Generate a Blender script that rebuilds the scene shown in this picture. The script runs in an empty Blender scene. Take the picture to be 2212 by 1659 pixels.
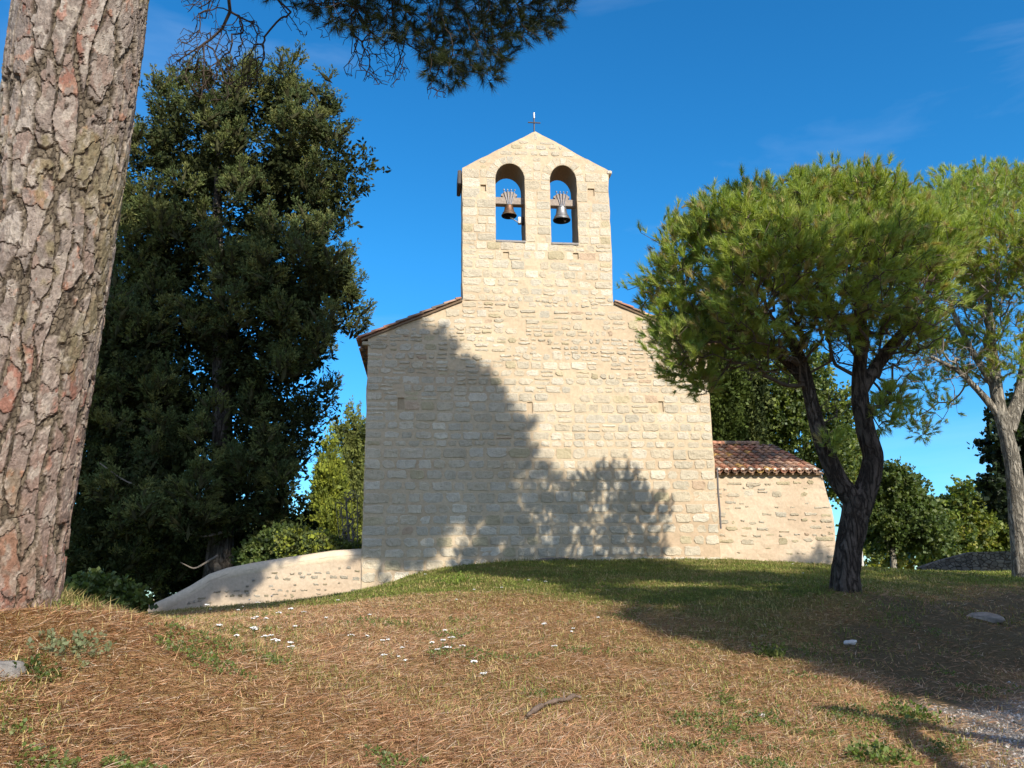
import bpy, math, random
import numpy as np
from mathutils import Matrix, Vector
from mathutils.geometry import delaunay_2d_cdt

C = bpy.context
SC = C.scene
COL = SC.collection
RAD = math.radians
random.seed(7)
RNG = np.random.default_rng(7)

# ------------------------------------------------------------------ camera
PITCH, ROLL, FPX = 13.2, 0.76, 1725.0          # focal length in pixels of a 2212 px wide frame
CAMPOS = np.array([0.0, 0.0, 1.6])
_p, _r = RAD(PITCH), RAD(ROLL)
FWD = np.array([0, math.cos(_p), math.sin(_p)])
_u0 = np.array([0, -math.sin(_p), math.cos(_p)]); _r0 = np.array([1.0, 0, 0])
RT = _r0 * math.cos(_r) - _u0 * math.sin(_r)
UP = _r0 * math.sin(_r) + _u0 * math.cos(_r)
cam = bpy.data.cameras.new("camera")
cam.sensor_width = 36.0
cam.lens = 36.0 * FPX / 2212.0
cam.clip_start = 0.05
cam.clip_end = 3000
camo = bpy.data.objects.new("camera", cam)
COL.objects.link(camo)
M = Matrix.Identity(4)
for i in range(3):
    M[i][0] = RT[i]; M[i][1] = UP[i]; M[i][2] = -FWD[i]; M[i][3] = CAMPOS[i]
camo.matrix_world = M
SC.camera = camo

# ------------------------------------------------------------------ sun and sky
SUN_AZ, SUN_EL = RAD(28), RAD(31)              # behind the camera, to its right
SDIR = np.array([math.sin(SUN_AZ) * math.cos(SUN_EL), -math.cos(SUN_AZ) * math.cos(SUN_EL), math.sin(SUN_EL)])
sun = bpy.data.lights.new("sun", 'SUN')
sun.energy = 4.7
sun.angle = RAD(0.53)
sun.color = (1.0, 0.92, 0.80)
suno = bpy.data.objects.new("sun", sun)
COL.objects.link(suno)
suno.rotation_euler = Vector(SDIR).to_track_quat('Z', 'Y').to_euler()
w = bpy.data.worlds.new("World")
SC.world = w
w.use_nodes = True
nt = w.node_tree
bg = nt.nodes["Background"]
sky = nt.nodes.new("ShaderNodeTexSky")
sky.sky_type = 'NISHITA'
sky.sun_disc = False
sky.sun_elevation = SUN_EL
sky.sun_rotation = math.pi - SUN_AZ
sky.altitude = 300
sky.air_density = 1.0
sky.dust_density = 0.0
sky.ozone_density = 3.5
hs = nt.nodes.new("ShaderNodeHueSaturation")
hs.inputs["Saturation"].default_value = 1.25
nt.links.new(sky.outputs[0], hs.inputs["Color"])
# thin cirrus: a faint stretched noise on the sky direction
tc = nt.nodes.new("ShaderNodeTexCoord")
mp = nt.nodes.new("ShaderNodeMapping"); mp.inputs["Scale"].default_value = (1.2, 2.5, 5.5); mp.inputs["Rotation"].default_value = (0.3, 0.25, 0.5)
nz = nt.nodes.new("ShaderNodeTexNoise"); nz.inputs["Scale"].default_value = 1.6; nz.inputs["Detail"].default_value = 7; nz.inputs["Roughness"].default_value = 0.55; nz.inputs["Distortion"].default_value = 0.5
rp = nt.nodes.new("ShaderNodeValToRGB"); rp.color_ramp.elements[0].position = 0.52; rp.color_ramp.elements[1].position = 0.85
rp.color_ramp.elements[0].color = (0, 0, 0, 1); rp.color_ramp.elements[1].color = (0.16, 0.16, 0.16, 1)
nt.links.new(tc.outputs["Generated"], mp.inputs[0]); nt.links.new(mp.outputs[0], nz.inputs["Vector"]); nt.links.new(nz.outputs["Fac"], rp.inputs[0])
mx = nt.nodes.new("ShaderNodeMixRGB"); mx.inputs[2].default_value = (6.0, 7.0, 8.0, 1)
tn = nt.nodes.new("ShaderNodeMixRGB"); tn.blend_type = 'MULTIPLY'; tn.inputs[0].default_value = 1.0; tn.inputs[2].default_value = (0.45, 0.98, 1.05, 1)
sx_ = nt.nodes.new("ShaderNodeSeparateXYZ"); tc0 = nt.nodes.new("ShaderNodeTexCoord"); nt.links.new(tc0.outputs["Generated"], sx_.inputs[0])
tr0 = nt.nodes.new("ShaderNodeValToRGB"); e0 = tr0.color_ramp.elements
e0[0].position = 0.0; e0[0].color = (0.42, 0.72, 0.98, 1); e0[1].position = 0.38; e0[1].color = (0.42, 0.98, 1.05, 1)
nt.links.new(sx_.outputs["Z"], tr0.inputs[0]); nt.links.new(tr0.outputs[0], tn.inputs[2])
nt.links.new(hs.outputs[0], tn.inputs[1])
nt.links.new(rp.outputs[0], mx.inputs[0]); nt.links.new(tn.outputs[0], mx.inputs[1])
# warm glow added to the sky round the sun to lift the shade
dt = nt.nodes.new("ShaderNodeVectorMath"); dt.operation = 'DOT_PRODUCT'; dt.inputs[1].default_value = tuple(SDIR)
nrm = nt.nodes.new("ShaderNodeVectorMath"); nrm.operation = 'NORMALIZE'
nt.links.new(tc.outputs["Generated"], nrm.inputs[0]); nt.links.new(nrm.outputs[0], dt.inputs[0])
gl = nt.nodes.new("ShaderNodeMapRange"); gl.interpolation_type = 'SMOOTHSTEP'
gl.inputs[1].default_value = -0.05; gl.inputs[2].default_value = 1.0; gl.inputs[3].default_value = 0.0; gl.inputs[4].default_value = 1.0
nt.links.new(dt.outputs["Value"], gl.inputs[0])
ga = nt.nodes.new("ShaderNodeMixRGB"); ga.blend_type = 'ADD'; ga.inputs[2].default_value = (3.6, 2.75, 2.05, 1)
nt.links.new(gl.outputs[0], ga.inputs[0]); nt.links.new(mx.outputs[0], ga.inputs[1])
nt.links.new(ga.outputs[0], bg.inputs[0])
bg.inputs[1].default_value = 0.14
SC.view_settings.view_transform = 'Standard'
SC.view_settings.look = 'None'
SC.view_settings.exposure = 0.55
SC.view_settings.gamma = 1.0
SC.cycles.max_bounces = 6
SC.cycles.transparent_max_bounces = 4

# ------------------------------------------------------------------ helpers
def ray(px, py):
    return FWD + RT * (px - 1106) / FPX + UP * (829.5 - py) / FPX

def at(px, py, y):
    d = ray(px, py)
    return CAMPOS + d * (y / d[1])

def depth(p):
    return float((np.asarray(p) - CAMPOS) @ FWD)

def cast(p, y):
    """the point up-sun of p at distance y"""
    t = (y - p[1]) / SDIR[1]
    return np.asarray(p) + SDIR * t

def _h(ix, iy, iz, seed):
    n = (ix * 374761393 + iy * 668265263 + iz * 2147483647 + seed * 1274126177) & 0xffffffff
    n = ((n ^ (n >> 13)) * 1274126177) & 0xffffffff
    n = (n ^ (n >> 16)) & 0xffffffff
    return n / 4294967295.0

def vnoise(p, seed=0):
    """value noise in 0..1 for an (N,3) array"""
    p = np.asarray(p, float)
    i = np.floor(p).astype(np.int64); f = p - i
    f = f * f * (3 - 2 * f)
    r = 0
    for a in (0, 1):
        for b in (0, 1):
            for c in (0, 1):
                wgt = (f[:, 0] if a else 1 - f[:, 0]) * (f[:, 1] if b else 1 - f[:, 1]) * (f[:, 2] if c else 1 - f[:, 2])
                r = r + wgt * _h(i[:, 0] + a, i[:, 1] + b, i[:, 2] + c, seed)
    return r

def fbm(p, seed=0, octv=4):
    p = np.asarray(p, float); r = 0; a = 0.5; t = 0
    for k in range(octv):
        r = r + a * vnoise(p * 2 ** k + 17.3 * k, seed + k); t += a; a *= .5
    return r / t

def unit(v):
    v = np.asarray(v, float)
    return v / np.maximum(np.linalg.norm(v, axis=-1, keepdims=True), 1e-9)

BASE = {}

class G:
    """collects geometry and links it as one mesh object"""
    def __init__(s):
        s.v = []; s.c = []; s.f3 = []; s.f4 = []; s.fn = []; s.m3 = []; s.m4 = []; s.mn = []; s.n = 0
    def add(s, v, f, col=(1, 1, 1), m=0):
        v = np.asarray(v, float).reshape(-1, 3)
        c = np.asarray(col, float)
        if c.ndim == 1: c = np.tile(c, (len(v), 1))
        if isinstance(f, list) and f and len({len(q) for q in f}) > 1:
            for q in f:
                s.fn.append([i + s.n for i in q]); s.mn.append(m)
        else:
            f = np.asarray(f, np.int64)
            if len(f):
                if f.shape[1] == 3: s.f3.append(f + s.n); s.m3.append(np.full(len(f), m))
                elif f.shape[1] == 4: s.f4.append(f + s.n); s.m4.append(np.full(len(f), m))
                else:
                    for q in f: s.fn.append([int(i) + s.n for i in q]); s.mn.append(m)
        s.v.append(v); s.c.append(c); s.n += len(v)
    def build(s, name, mats, parent=None, smooth=False):
        v = np.concatenate(s.v) if s.v else np.zeros((0, 3))
        c = np.concatenate(s.c) if s.c else np.zeros((0, 3))
        base = BASE.get(parent.name, np.zeros(3)) if parent else np.zeros(3)
        v = v - base
        idx = []; tot = []; mi = []
        for L, ms, k in ((s.f3, s.m3, 3), (s.f4, s.m4, 4)):
            if L:
                F = np.concatenate(L); idx.append(F.ravel()); tot.append(np.full(len(F), k)); mi.append(np.concatenate(ms))
        if s.fn:
            idx.append(np.array([i for q in s.fn for i in q])); tot.append(np.array([len(q) for q in s.fn])); mi.append(np.array(s.mn))
        idx = np.concatenate(idx).astype(np.int32); tot = np.concatenate(tot).astype(np.int32); mi = np.concatenate(mi).astype(np.int32)
        me = bpy.data.meshes.new(name)
        me.vertices.add(len(v)); me.vertices.foreach_set("co", v.astype(np.float32).ravel())
        me.loops.add(len(idx)); me.loops.foreach_set("vertex_index", idx)
        me.polygons.add(len(tot))
        st = np.zeros(len(tot), np.int32); st[1:] = np.cumsum(tot)[:-1]
        me.polygons.foreach_set("loop_start", st)
        me.polygons.foreach_set("loop_total", tot)
        if not isinstance(mats, (list, tuple)): mats = [mats]
        for m in mats: me.materials.append(m)
        me.polygons.foreach_set("material_index", mi)
        me.polygons.foreach_set("use_smooth", np.full(len(tot), bool(smooth)))
        a = me.color_attributes.new("col", 'FLOAT_COLOR', 'POINT')
        a.data.foreach_set("color", np.concatenate([c, np.ones((len(c), 1))], 1).astype(np.float32).ravel())
        me.update(calc_edges=True)
        o = bpy.data.objects.new(name, me)
        COL.objects.link(o)
        if parent:
            o.parent = parent; BASE[o.name] = base
        return o

def tag(o, label=None, cat=None, group=None, kind=None):
    if label: o["label"] = label
    if cat: o["category"] = cat
    if group: o["group"] = group
    if kind: o["kind"] = kind
    return o

def thing(name, label, cat, loc, group=None):
    o = bpy.data.objects.new(name, None)
    o.empty_display_size = 0.3
    COL.objects.link(o)
    o.location = tuple(float(x) for x in loc)
    BASE[o.name] = np.array(loc, float)
    return tag(o, label, cat, group)

# ---- materials
def new_mat(name, rough=0.85, spec=0.2):
    m = bpy.data.materials.new(name); m.use_nodes = True
    b = m.node_tree.nodes["Principled BSDF"]
    b.inputs["Roughness"].default_value = rough
    b.inputs["Specular IOR Level"].default_value = spec
    return m, m.node_tree, b

def noise_node(t, scale, detail=5, rough=0.6, vec=None, dist=0.0):
    n = t.nodes.new("ShaderNodeTexNoise")
    n.inputs["Scale"].default_value = scale; n.inputs["Detail"].default_value = detail
    n.inputs["Roughness"].default_value = rough; n.inputs["Distortion"].default_value = dist
    if vec: t.links.new(vec, n.inputs["Vector"])
    return n.outputs["Fac"]

def ramp(t, fac, stops):
    r = t.nodes.new("ShaderNodeValToRGB")
    e = r.color_ramp.elements
    while len(e) < len(stops): e.new(0.5)
    for q, (p, c) in zip(e, stops):
        q.position = p; q.color = (c[0], c[1], c[2], 1) if not np.isscalar(c) else (c, c, c, 1)
    t.links.new(fac, r.inputs[0])
    return r.outputs[0]

def mixc(t, fac, a, b, mode='MIX'):
    n = t.nodes.new("ShaderNodeMixRGB"); n.blend_type = mode
    for k, x in ((0, fac), (1, a), (2, b)):
        if isinstance(x, (int, float)): n.inputs[k].default_value = x if k == 0 else (x, x, x, 1)
        elif isinstance(x, tuple): n.inputs[k].default_value = (*x, 1)
        else: t.links.new(x, n.inputs[k])
    return n.outputs[0]

def attr(t, name="col"):
    n = t.nodes.new("ShaderNodeAttribute"); n.attribute_name = name
    return n.outputs["Color"]

def objvec(t, scale=(1, 1, 1)):
    c = t.nodes.new("ShaderNodeTexCoord"); m = t.nodes.new("ShaderNodeMapping")
    m.inputs["Scale"].default_value = scale
    t.links.new(c.outputs["Object"], m.inputs[0])
    return m.outputs[0]

def bump(t, b, h, strength=0.5, dist=0.02):
    n = t.nodes.new("ShaderNodeBump"); n.inputs["Strength"].default_value = strength; n.inputs["Distance"].default_value = dist
    t.links.new(h, n.inputs["Height"]); t.links.new(n.outputs[0], b.inputs["Normal"])

def mat_stone(name, pits=0.5):
    m, t, b = new_mat(name, 0.92, 0.1)
    v = objvec(t)
    n1 = noise_node(t, 2.2, 5, 0.6, v); n2 = noise_node(t, 11, 6, 0.65, v); n3 = noise_node(t, 55, 4, 0.6, v)
    c = mixc(t, 1.0, attr(t), ramp(t, n1, [(0.28, 0.90), (0.72, 1.08)]), 'MULTIPLY')
    c = mixc(t, 1.0, c, ramp(t, n2, [(0.25, (0.82, 0.80, 0.77)), (0.5, 1.0), (0.78, (1.10, 1.09, 1.07))]), 'MULTIPLY')
    c = mixc(t, 1.0, c, ramp(t, n3, [(0.30, 0.62 if pits else 0.85), (0.42, 1.0)]), 'MULTIPLY')
    gr = noise_node(t, 1.3, 6, 0.7, v, 0.4)
    c = mixc(t, ramp(t, gr, [(0.58, 0.0), (0.80, 0.16)]), c, (0.40, 0.34, 0.23))
    t.links.new(c, b.inputs["Base Color"])
    bump(t, b, mixc(t, 0.4, n2, n3), 1.0, 0.06)
    return m

def mat_attr(name, rough=0.9, n_scale=12, amp=0.25, bs=0.4, bd=0.01, stretch=(1, 1, 1), spec=0.15):
    m, t, b = new_mat(name, rough, spec)
    v = objvec(t, stretch)
    n = noise_node(t, n_scale, 6, 0.65, v)
    c = mixc(t, 1.0, attr(t), ramp(t, n, [(0.25, 1 - amp), (0.75, 1 + amp)]), 'MULTIPLY')
    t.links.new(c, b.inputs["Base Color"])
    bump(t, b, n, bs, bd)
    return m

def mat_leaf(name, trans=0.3, rough=0.55, spec=0.3):
    m, t, b = new_mat(name, rough, spec)
    a = attr(t)
    t.links.new(a, b.inputs["Base Color"])
    tr = t.nodes.new("ShaderNodeBsdfTranslucent")
    hv = mixc(t, 1.0, a, (1.25, 1.3, 0.55), 'MULTIPLY')
    t.links.new(hv, tr.inputs[0])
    mixs = t.nodes.new("ShaderNodeMixShader"); mixs.inputs[0].default_value = trans
    t.links.new(b.outputs[0], mixs.inputs[1]); t.links.new(tr.outputs[0], mixs.inputs[2])
    t.links.new(mixs.outputs[0], t.nodes["Material Output"].inputs[0])
    return m

def mat_flat(name, col, rough=0.7, metal=0.0, n_scale=20, amp=0.2, spec=0.3):
    m, t, b = new_mat(name, rough, spec)
    n = noise_node(t, n_scale, 5, 0.6, objvec(t))
    c = mixc(t, 1.0, tuple(col), ramp(t, n, [(0.25, 1 - amp), (0.75, 1 + amp)]), 'MULTIPLY')
    t.links.new(c, b.inputs["Base Color"])
    b.inputs["Metallic"].default_value = metal
    bump(t, b, n, 0.2, 0.005)
    return m

def mat_bark(name, a, b_, sc=9):
    m, t, b = new_mat(name, 0.95, 0.08)
    v = objvec(t, (1, 1, 0.24))
    n0 = noise_node(t, sc, 5, 0.55, v, 0.6)
    ab = t.nodes.new("ShaderNodeMath"); ab.operation = 'SUBTRACT'; ab.inputs[1].default_value = 0.5; t.links.new(n0, ab.inputs[0])
    ab2 = t.nodes.new("ShaderNodeMath"); ab2.operation = 'ABSOLUTE'; t.links.new(ab.outputs[0], ab2.inputs[0])
    n = noise_node(t, 34, 6, 0.7, objvec(t, (1, 1, .5)))
    big = noise_node(t, 2.5, 5, 0.65, v)
    e = ramp(t, ab2.outputs[0], [(0.0, 0.0), (0.09, 1.0)])
    c = mixc(t, e, tuple(x * 0.42 for x in a), mixc(t, ramp(t, big, [(0.38, 0.0), (0.62, 1.0)]), tuple(a), tuple(b_)))
    c = mixc(t, 1.0, c, ramp(t, n, [(0.25, 0.55), (0.75, 1.4)]), 'MULTIPLY')
    t.links.new(c, b.inputs["Base Color"])
    bump(t, b, mixc(t, 0.4, e, n), 1.0, 0.05)
    return m

STONE = mat_stone("pale_stone")
MORTAR = mat_attr("lime_mortar", 0.95, 14, 0.16, 0.5, 0.012)
TILE = mat_attr("terracotta_tile", 0.85, 18, 0.35, 0.4, 0.008)
NEEDLE = mat_leaf("pine_needle", 0.40, 0.45, 0.4)
LEAF = mat_leaf("leaf", 0.35, 0.5, 0.35)
SCALE = mat_leaf("cypress_leaf", 0.15, 0.8, 0.05)
STRAW = mat_leaf("dry_needle", 0.15, 0.7, 0.2)
BARK_D = mat_bark("dark_bark", (0.085, 0.065, 0.05), (0.15, 0.115, 0.09))
BARK_L = mat_bark("pale_bark", (0.27, 0.24, 0.19), (0.40, 0.36, 0.29), 12)
BARK_G = mat_bark("grey_bark", (0.10, 0.085, 0.07), (0.15, 0.13, 0.11), 6)
TWIG = mat_flat("twig", (0.11, 0.085, 0.065), 0.9, 0, 30, 0.3, 0.1)
TWIG_G = mat_flat("grey_twig", (0.22, 0.19, 0.16), 0.9, 0, 30, 0.3, 0.1)

# ------------------------------------------------------------------ terrain
_tp = [  # (pixel x, pixel y, distance) seen on the slope
 (781,1283,21.0),(870,1247,21.1),(960,1225,21.3),(1100,1214,21.4),(1300,1210,21.6),(1556,1209,21.9),(1800,1222,22.2),
 (335,1325,19.8),(500,1309,20.3),(650,1297,20.6),(60,1303,5.2),(135,1305,5.25),(-200,1310,5.0),(235,1330,6.3),(310,1345,7.0),(420,1350,8.5),
 (0,1450,4.15),(0,1659,3.2),(500,1659,4.2),(1106,1659,4.9),(1650,1659,5.3),(2212,1659,5.9),
 (550,1400,7.4),(1000,1400,8.6),(1000,1330,11.2),(1000,1290,13.6),(1000,1252,17.2),(600,1340,10.5),(600,1318,14.5),
 (1825,1273,13.0),(2207,1247,20.0),(2000,1246,18.5),(1900,1234,25.0),(2150,1236,30.0),(1500,1260,15.5),(1300,1240,18.0),
 (1500,1400,9.4),(1700,1450,8.4),(1700,1550,6.7),(2000,1450,9.2),(2000,1550,7.1),(2200,1500,8.6),(2200,1350,12.2),(2080,1300,14.2),(1400,1340,11.3),(1250,1300,13.0)]
TPX = np.array([at(*q) for q in _tp])
_ex = np.array([(0,0,0.0),(2,0,-.02),(-2,0,.15),(4,2,0.05),(-3.2,2.0,.45),(-6,4,1.0),(-8,1,.6),(0,-6,-.3),(8,-4,-.1),(10,4,-.05),(14,8,.2),(16,16,1.0),(20,24,1.2),
 (0,32,1.4),(8,34,1.3),(-9,26,.95),(-12,22,.2),(-16,26,-.2),(-14,14,.0),(-10,9,.55),(18,34,1.1),(-18,40,-1.),(0,45,.8),(20,45,.8),(-25,10,-1.2),(28,10,-.3),(30,30,.5)], float)
CP = np.concatenate([TPX, _ex])
def _tps_k(d2):
    return np.where(d2 > 1e-9, 0.5 * d2 * np.log(np.maximum(d2, 1e-9)), 0)
_n = len(CP)
_A = np.zeros((_n + 3, _n + 3))
_d2 = ((CP[:, None, :2] - CP[None, :, :2]) ** 2).sum(-1)
_A[:_n, :_n] = _tps_k(_d2) + np.eye(_n) * 0.25
_A[:_n, _n] = 1; _A[:_n, _n + 1:] = CP[:, :2]
_A[_n, :_n] = 1; _A[_n + 1:, :_n] = CP[:, :2].T
_W = np.linalg.solve(_A, np.concatenate([CP[:, 2], np.zeros(3)]))
def zg(x, y):
    """height of the ground"""
    x = np.atleast_1d(np.asarray(x, float)); y = np.atleast_1d(np.asarray(y, float))
    out = np.empty(len(x))
    for k in range(0, len(x), 20000):
        q = np.stack([x[k:k + 20000], y[k:k + 20000]], 1)
        d2 = ((q[:, None] - CP[None, :, :2]) ** 2).sum(-1)
        z = _tps_k(d2) @ _W[:_n] + _W[_n] + q @ _W[_n + 1:]
        r = np.hypot((q[:, 0] - 3) / 30, (q[:, 1] - 18) / 32)
        f = np.clip((r - 0.7) / 0.6, 0, 1); f = f * f * (3 - 2 * f)
        far = -1.0 - np.clip(r - 1, 0, 20) * 1.1
        out[k:k + 20000] = np.clip(z, -4, 3) * (1 - f) + far * f
    return out

def zs(P):
    """ground height with its small bumps"""
    near = np.clip((32 - np.hypot(P[:, 0], P[:, 1] - 10)) / 6, 0, 1)
    return zg(P[:, 0], P[:, 1]) + near * (fbm(np.column_stack([P * 2.6, np.zeros(len(P))]), 3, 4) - .5) * 0.09
def ghit(px, py):
    """where the sight line through a pixel meets the ground"""
    d = ray(px, py); d = d / d[1]
    y = np.arange(2.5, 60, .04); P = CAMPOS + d * y[:, None]
    b = np.nonzero(P[:, 2] < zs(P[:, :2]))[0]
    k = b[0] if len(b) else len(y) - 1
    p = P[k].copy(); p[2] = zs(p[None, :2])[0]
    return p

def seg_poly_inside(P, poly):
    x, y = P[:, 0], P[:, 1]; r = np.zeros(len(P), bool); n = len(poly)
    for i in range(n):
        x1, y1 = poly[i]; x2, y2 = poly[(i + 1) % n]
        if y1 == y2: continue
        c = ((y1 > y) != (y2 > y)) & (x < (x2 - x1) * (y - y1) / (y2 - y1) + x1)
        r ^= c
    return r

def poly_dist(P, poly, closed=True):
    d = np.full(len(P), 1e9); n = len(poly)
    for i in range(n if closed else n - 1):
        a = np.array(poly[i], float); b = np.array(poly[(i + 1) % n], float); ab = b - a
        t = np.clip(((P - a) @ ab) / max(ab @ ab, 1e-9), 0, 1)
        d = np.minimum(d, np.linalg.norm(P - (a + t[:, None] * ab), axis=1))
    return d

# where the green lawn of the hilltop begins, and where the gravel path runs
_gh = lambda L: [tuple(ghit(*q)[:2]) for q in L]
LAWN = [(-30, 19), (-9.0, 17)] + _gh([(345,1322),(500,1312),(700,1304),(900,1296),(1050,1286),(1200,1290),(1300,1308),(1400,1332),(1500,1354),(1600,1382),(1680,1408),(1760,1400),(1800,1350),(1860,1310),(1980,1288),(2100,1276),(2210,1264)]) + [(34, 19), (34, 60), (-40, 60)]
_pa = _gh([(2205,1492),(2165,1530),(2105,1556),(2070,1600),(2095,1645)])
PATH = _pa + [(_pa[-1][0] - .6, 3.5), (1.5, 1.0), (.5, -3), (14, -3), (16, 10), (9.5, 10.5)]
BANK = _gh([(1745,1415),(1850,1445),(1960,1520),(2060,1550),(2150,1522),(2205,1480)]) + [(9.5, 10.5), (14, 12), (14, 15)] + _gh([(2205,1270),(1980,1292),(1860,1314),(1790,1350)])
def sdf(P, poly):
    d = poly_dist(P, poly)
    return np.where(seg_poly_inside(P, poly), d, -d)
def lawn_w(P):
    n = fbm(np.column_stack([P * 0.9, np.zeros(len(P))]), 5, 4) - .5
    return np.clip((sdf(P, LAWN) + n * 2.2) / 1.6 + 0.5, 0, 1)
def path_w(P):
    n = fbm(np.column_stack([P * 1.6, np.zeros(len(P))]), 9, 4) - .5
    return np.clip((sdf(P, PATH) + n * 1.6) / 0.7 + 0.5, 0, 1)

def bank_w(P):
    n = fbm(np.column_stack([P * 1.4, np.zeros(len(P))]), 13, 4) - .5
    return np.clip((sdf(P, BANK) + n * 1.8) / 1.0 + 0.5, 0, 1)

def axis(a, b, fine, lim):
    L = list(np.arange(a, b, fine)); s = fine; x = b
    while x < lim: L.append(x); s *= 1.22; x += s
    L.append(lim); s = fine; x = a - fine; low = []
    while x > -lim: low.append(x); s *= 1.22; x -= s
    low.append(-lim)
    return np.array(low[::-1] + L)
def make_ground():
    xs = axis(-9, 14, 0.11, 900); ys = axis(1.5, 24, 0.11, 900)
    X, Y = np.meshgrid(xs, ys); P = np.column_stack([X.ravel(), Y.ravel()])
    z = zs(P)
    v = np.column_stack([P, z]); nx, ny = len(xs), len(ys)
    i = np.arange(nx * ny).reshape(ny, nx)
    f = np.stack([i[:-1, :-1].ravel(), i[:-1, 1:].ravel(), i[1:, 1:].ravel(), i[1:, :-1].ravel()], 1)
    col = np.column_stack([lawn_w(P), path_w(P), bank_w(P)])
    g = G(); g.add(v, f, col)
    m, t, b = new_mat("hill_soil", 0.97, 0.05)
    vv = objvec(t)
    n1 = noise_node(t, 1.1, 6, 0.65, vv); n2 = noise_node(t, 22, 6, 0.7, vv); n3 = noise_node(t, 90, 3, 0.6, vv)
    sep = t.nodes.new("ShaderNodeSeparateColor"); t.links.new(attr(t), sep.inputs[0])
    brown = mixc(t, ramp(t, n1, [(0.35, 0.0), (0.65, 1.0)]), (0.25, 0.145, 0.068), (0.29, 0.195, 0.088))
    brown = mixc(t, 1.0, brown, ramp(t, n2, [(0.25, 0.55), (0.75, 1.45)]), 'MULTIPLY')
    green = mixc(t, ramp(t, n1, [(0.4, 0.0), (0.62, 1.0)]), (0.085, 0.105, 0.025), (0.17, 0.14, 0.045))
    green = mixc(t, 1.0, green, ramp(t, n2, [(0.25, 0.6), (0.75, 1.4)]), 'MULTIPLY')
    grav = mixc(t, ramp(t, n3, [(0.42, 0.0), (0.6, 1.0)]), (0.13, 0.11, 0.085), (0.36, 0.34, 0.31))
    c = mixc(t, sep.outputs[0], brown, green)
    shaded_earth = mixc(t, 1.0, (0.115, 0.088, 0.048), ramp(t, n2, [(0.25, 0.5), (0.75, 1.5)]), 'MULTIPLY')  # bare soil of the bank, with its shade darkened into the colour
    c = mixc(t, sep.outputs[2], c, shaded_earth)
    c = mixc(t, sep.outputs[1], c, grav)
    t.links.new(c, b.inputs["Base Color"])
    bump(t, b, mixc(t, 0.5, n2, n3), 0.7, 0.05)
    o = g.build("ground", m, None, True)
    tag(o, kind="structure")
make_ground()

# ------------------------------------------------------------------ masonry
AFAC = RAD(6.3)
P0 = np.array([0.65, 21.5, 0.0])
US = np.array([math.cos(AFAC), math.sin(AFAC), 0]); UD = np.array([-math.sin(AFAC), math.cos(AFAC), 0])
def W(s, d, z):
    """facade space (along, behind the front, height) to world"""
    s, d, z = np.broadcast_arrays(np.asarray(s, float), np.asarray(d, float), np.asarray(z, float))
    return P0 + s[..., None] * US + d[..., None] * UD + z[..., None] * np.array([0, 0, 1.0])
def fpt(px, py, d=0.0):
    """pixel to facade space (s, z) on the plane d behind the front"""
    r = ray(px, py); o = P0 + UD * d; n = -UD
    t = ((o - CAMPOS) @ n) / (r @ n); p = CAMPOS + r * t - P0
    return float(p @ US), float(p[2])

def front_d(s, z):
    q = np.column_stack([np.ravel(s) * 1.3, np.ravel(z) * 1.3, np.zeros(np.size(s))])
    q2 = np.column_stack([np.ravel(s) * 7, np.ravel(z) * 9, np.zeros(np.size(s))])
    return ((fbm(q, 21, 2) - .5) * 0.05 + (fbm(q2, 31, 3) - .5) * 0.03).reshape(np.shape(s))

def resample(poly, step, wob=0.0, seed=0):
    out = []
    n = len(poly)
    for i in range(n):
        a = np.array(poly[i], float); b = np.array(poly[(i + 1) % n], float)
        k = max(1, int(np.linalg.norm(b - a) / step)); d = b - a
        nrm = np.array([-d[1], d[0]]) / max(np.linalg.norm(d), 1e-6)
        for j in range(k):
            p = a + d * j / k
            if wob and j:
                q = np.array([[p[0] * 3.1, p[1] * 3.1, seed]])
                p = p + nrm * (fbm(q, 77 + seed, 3)[0] - .5) * wob
            out.append(p)
    return out

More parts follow.
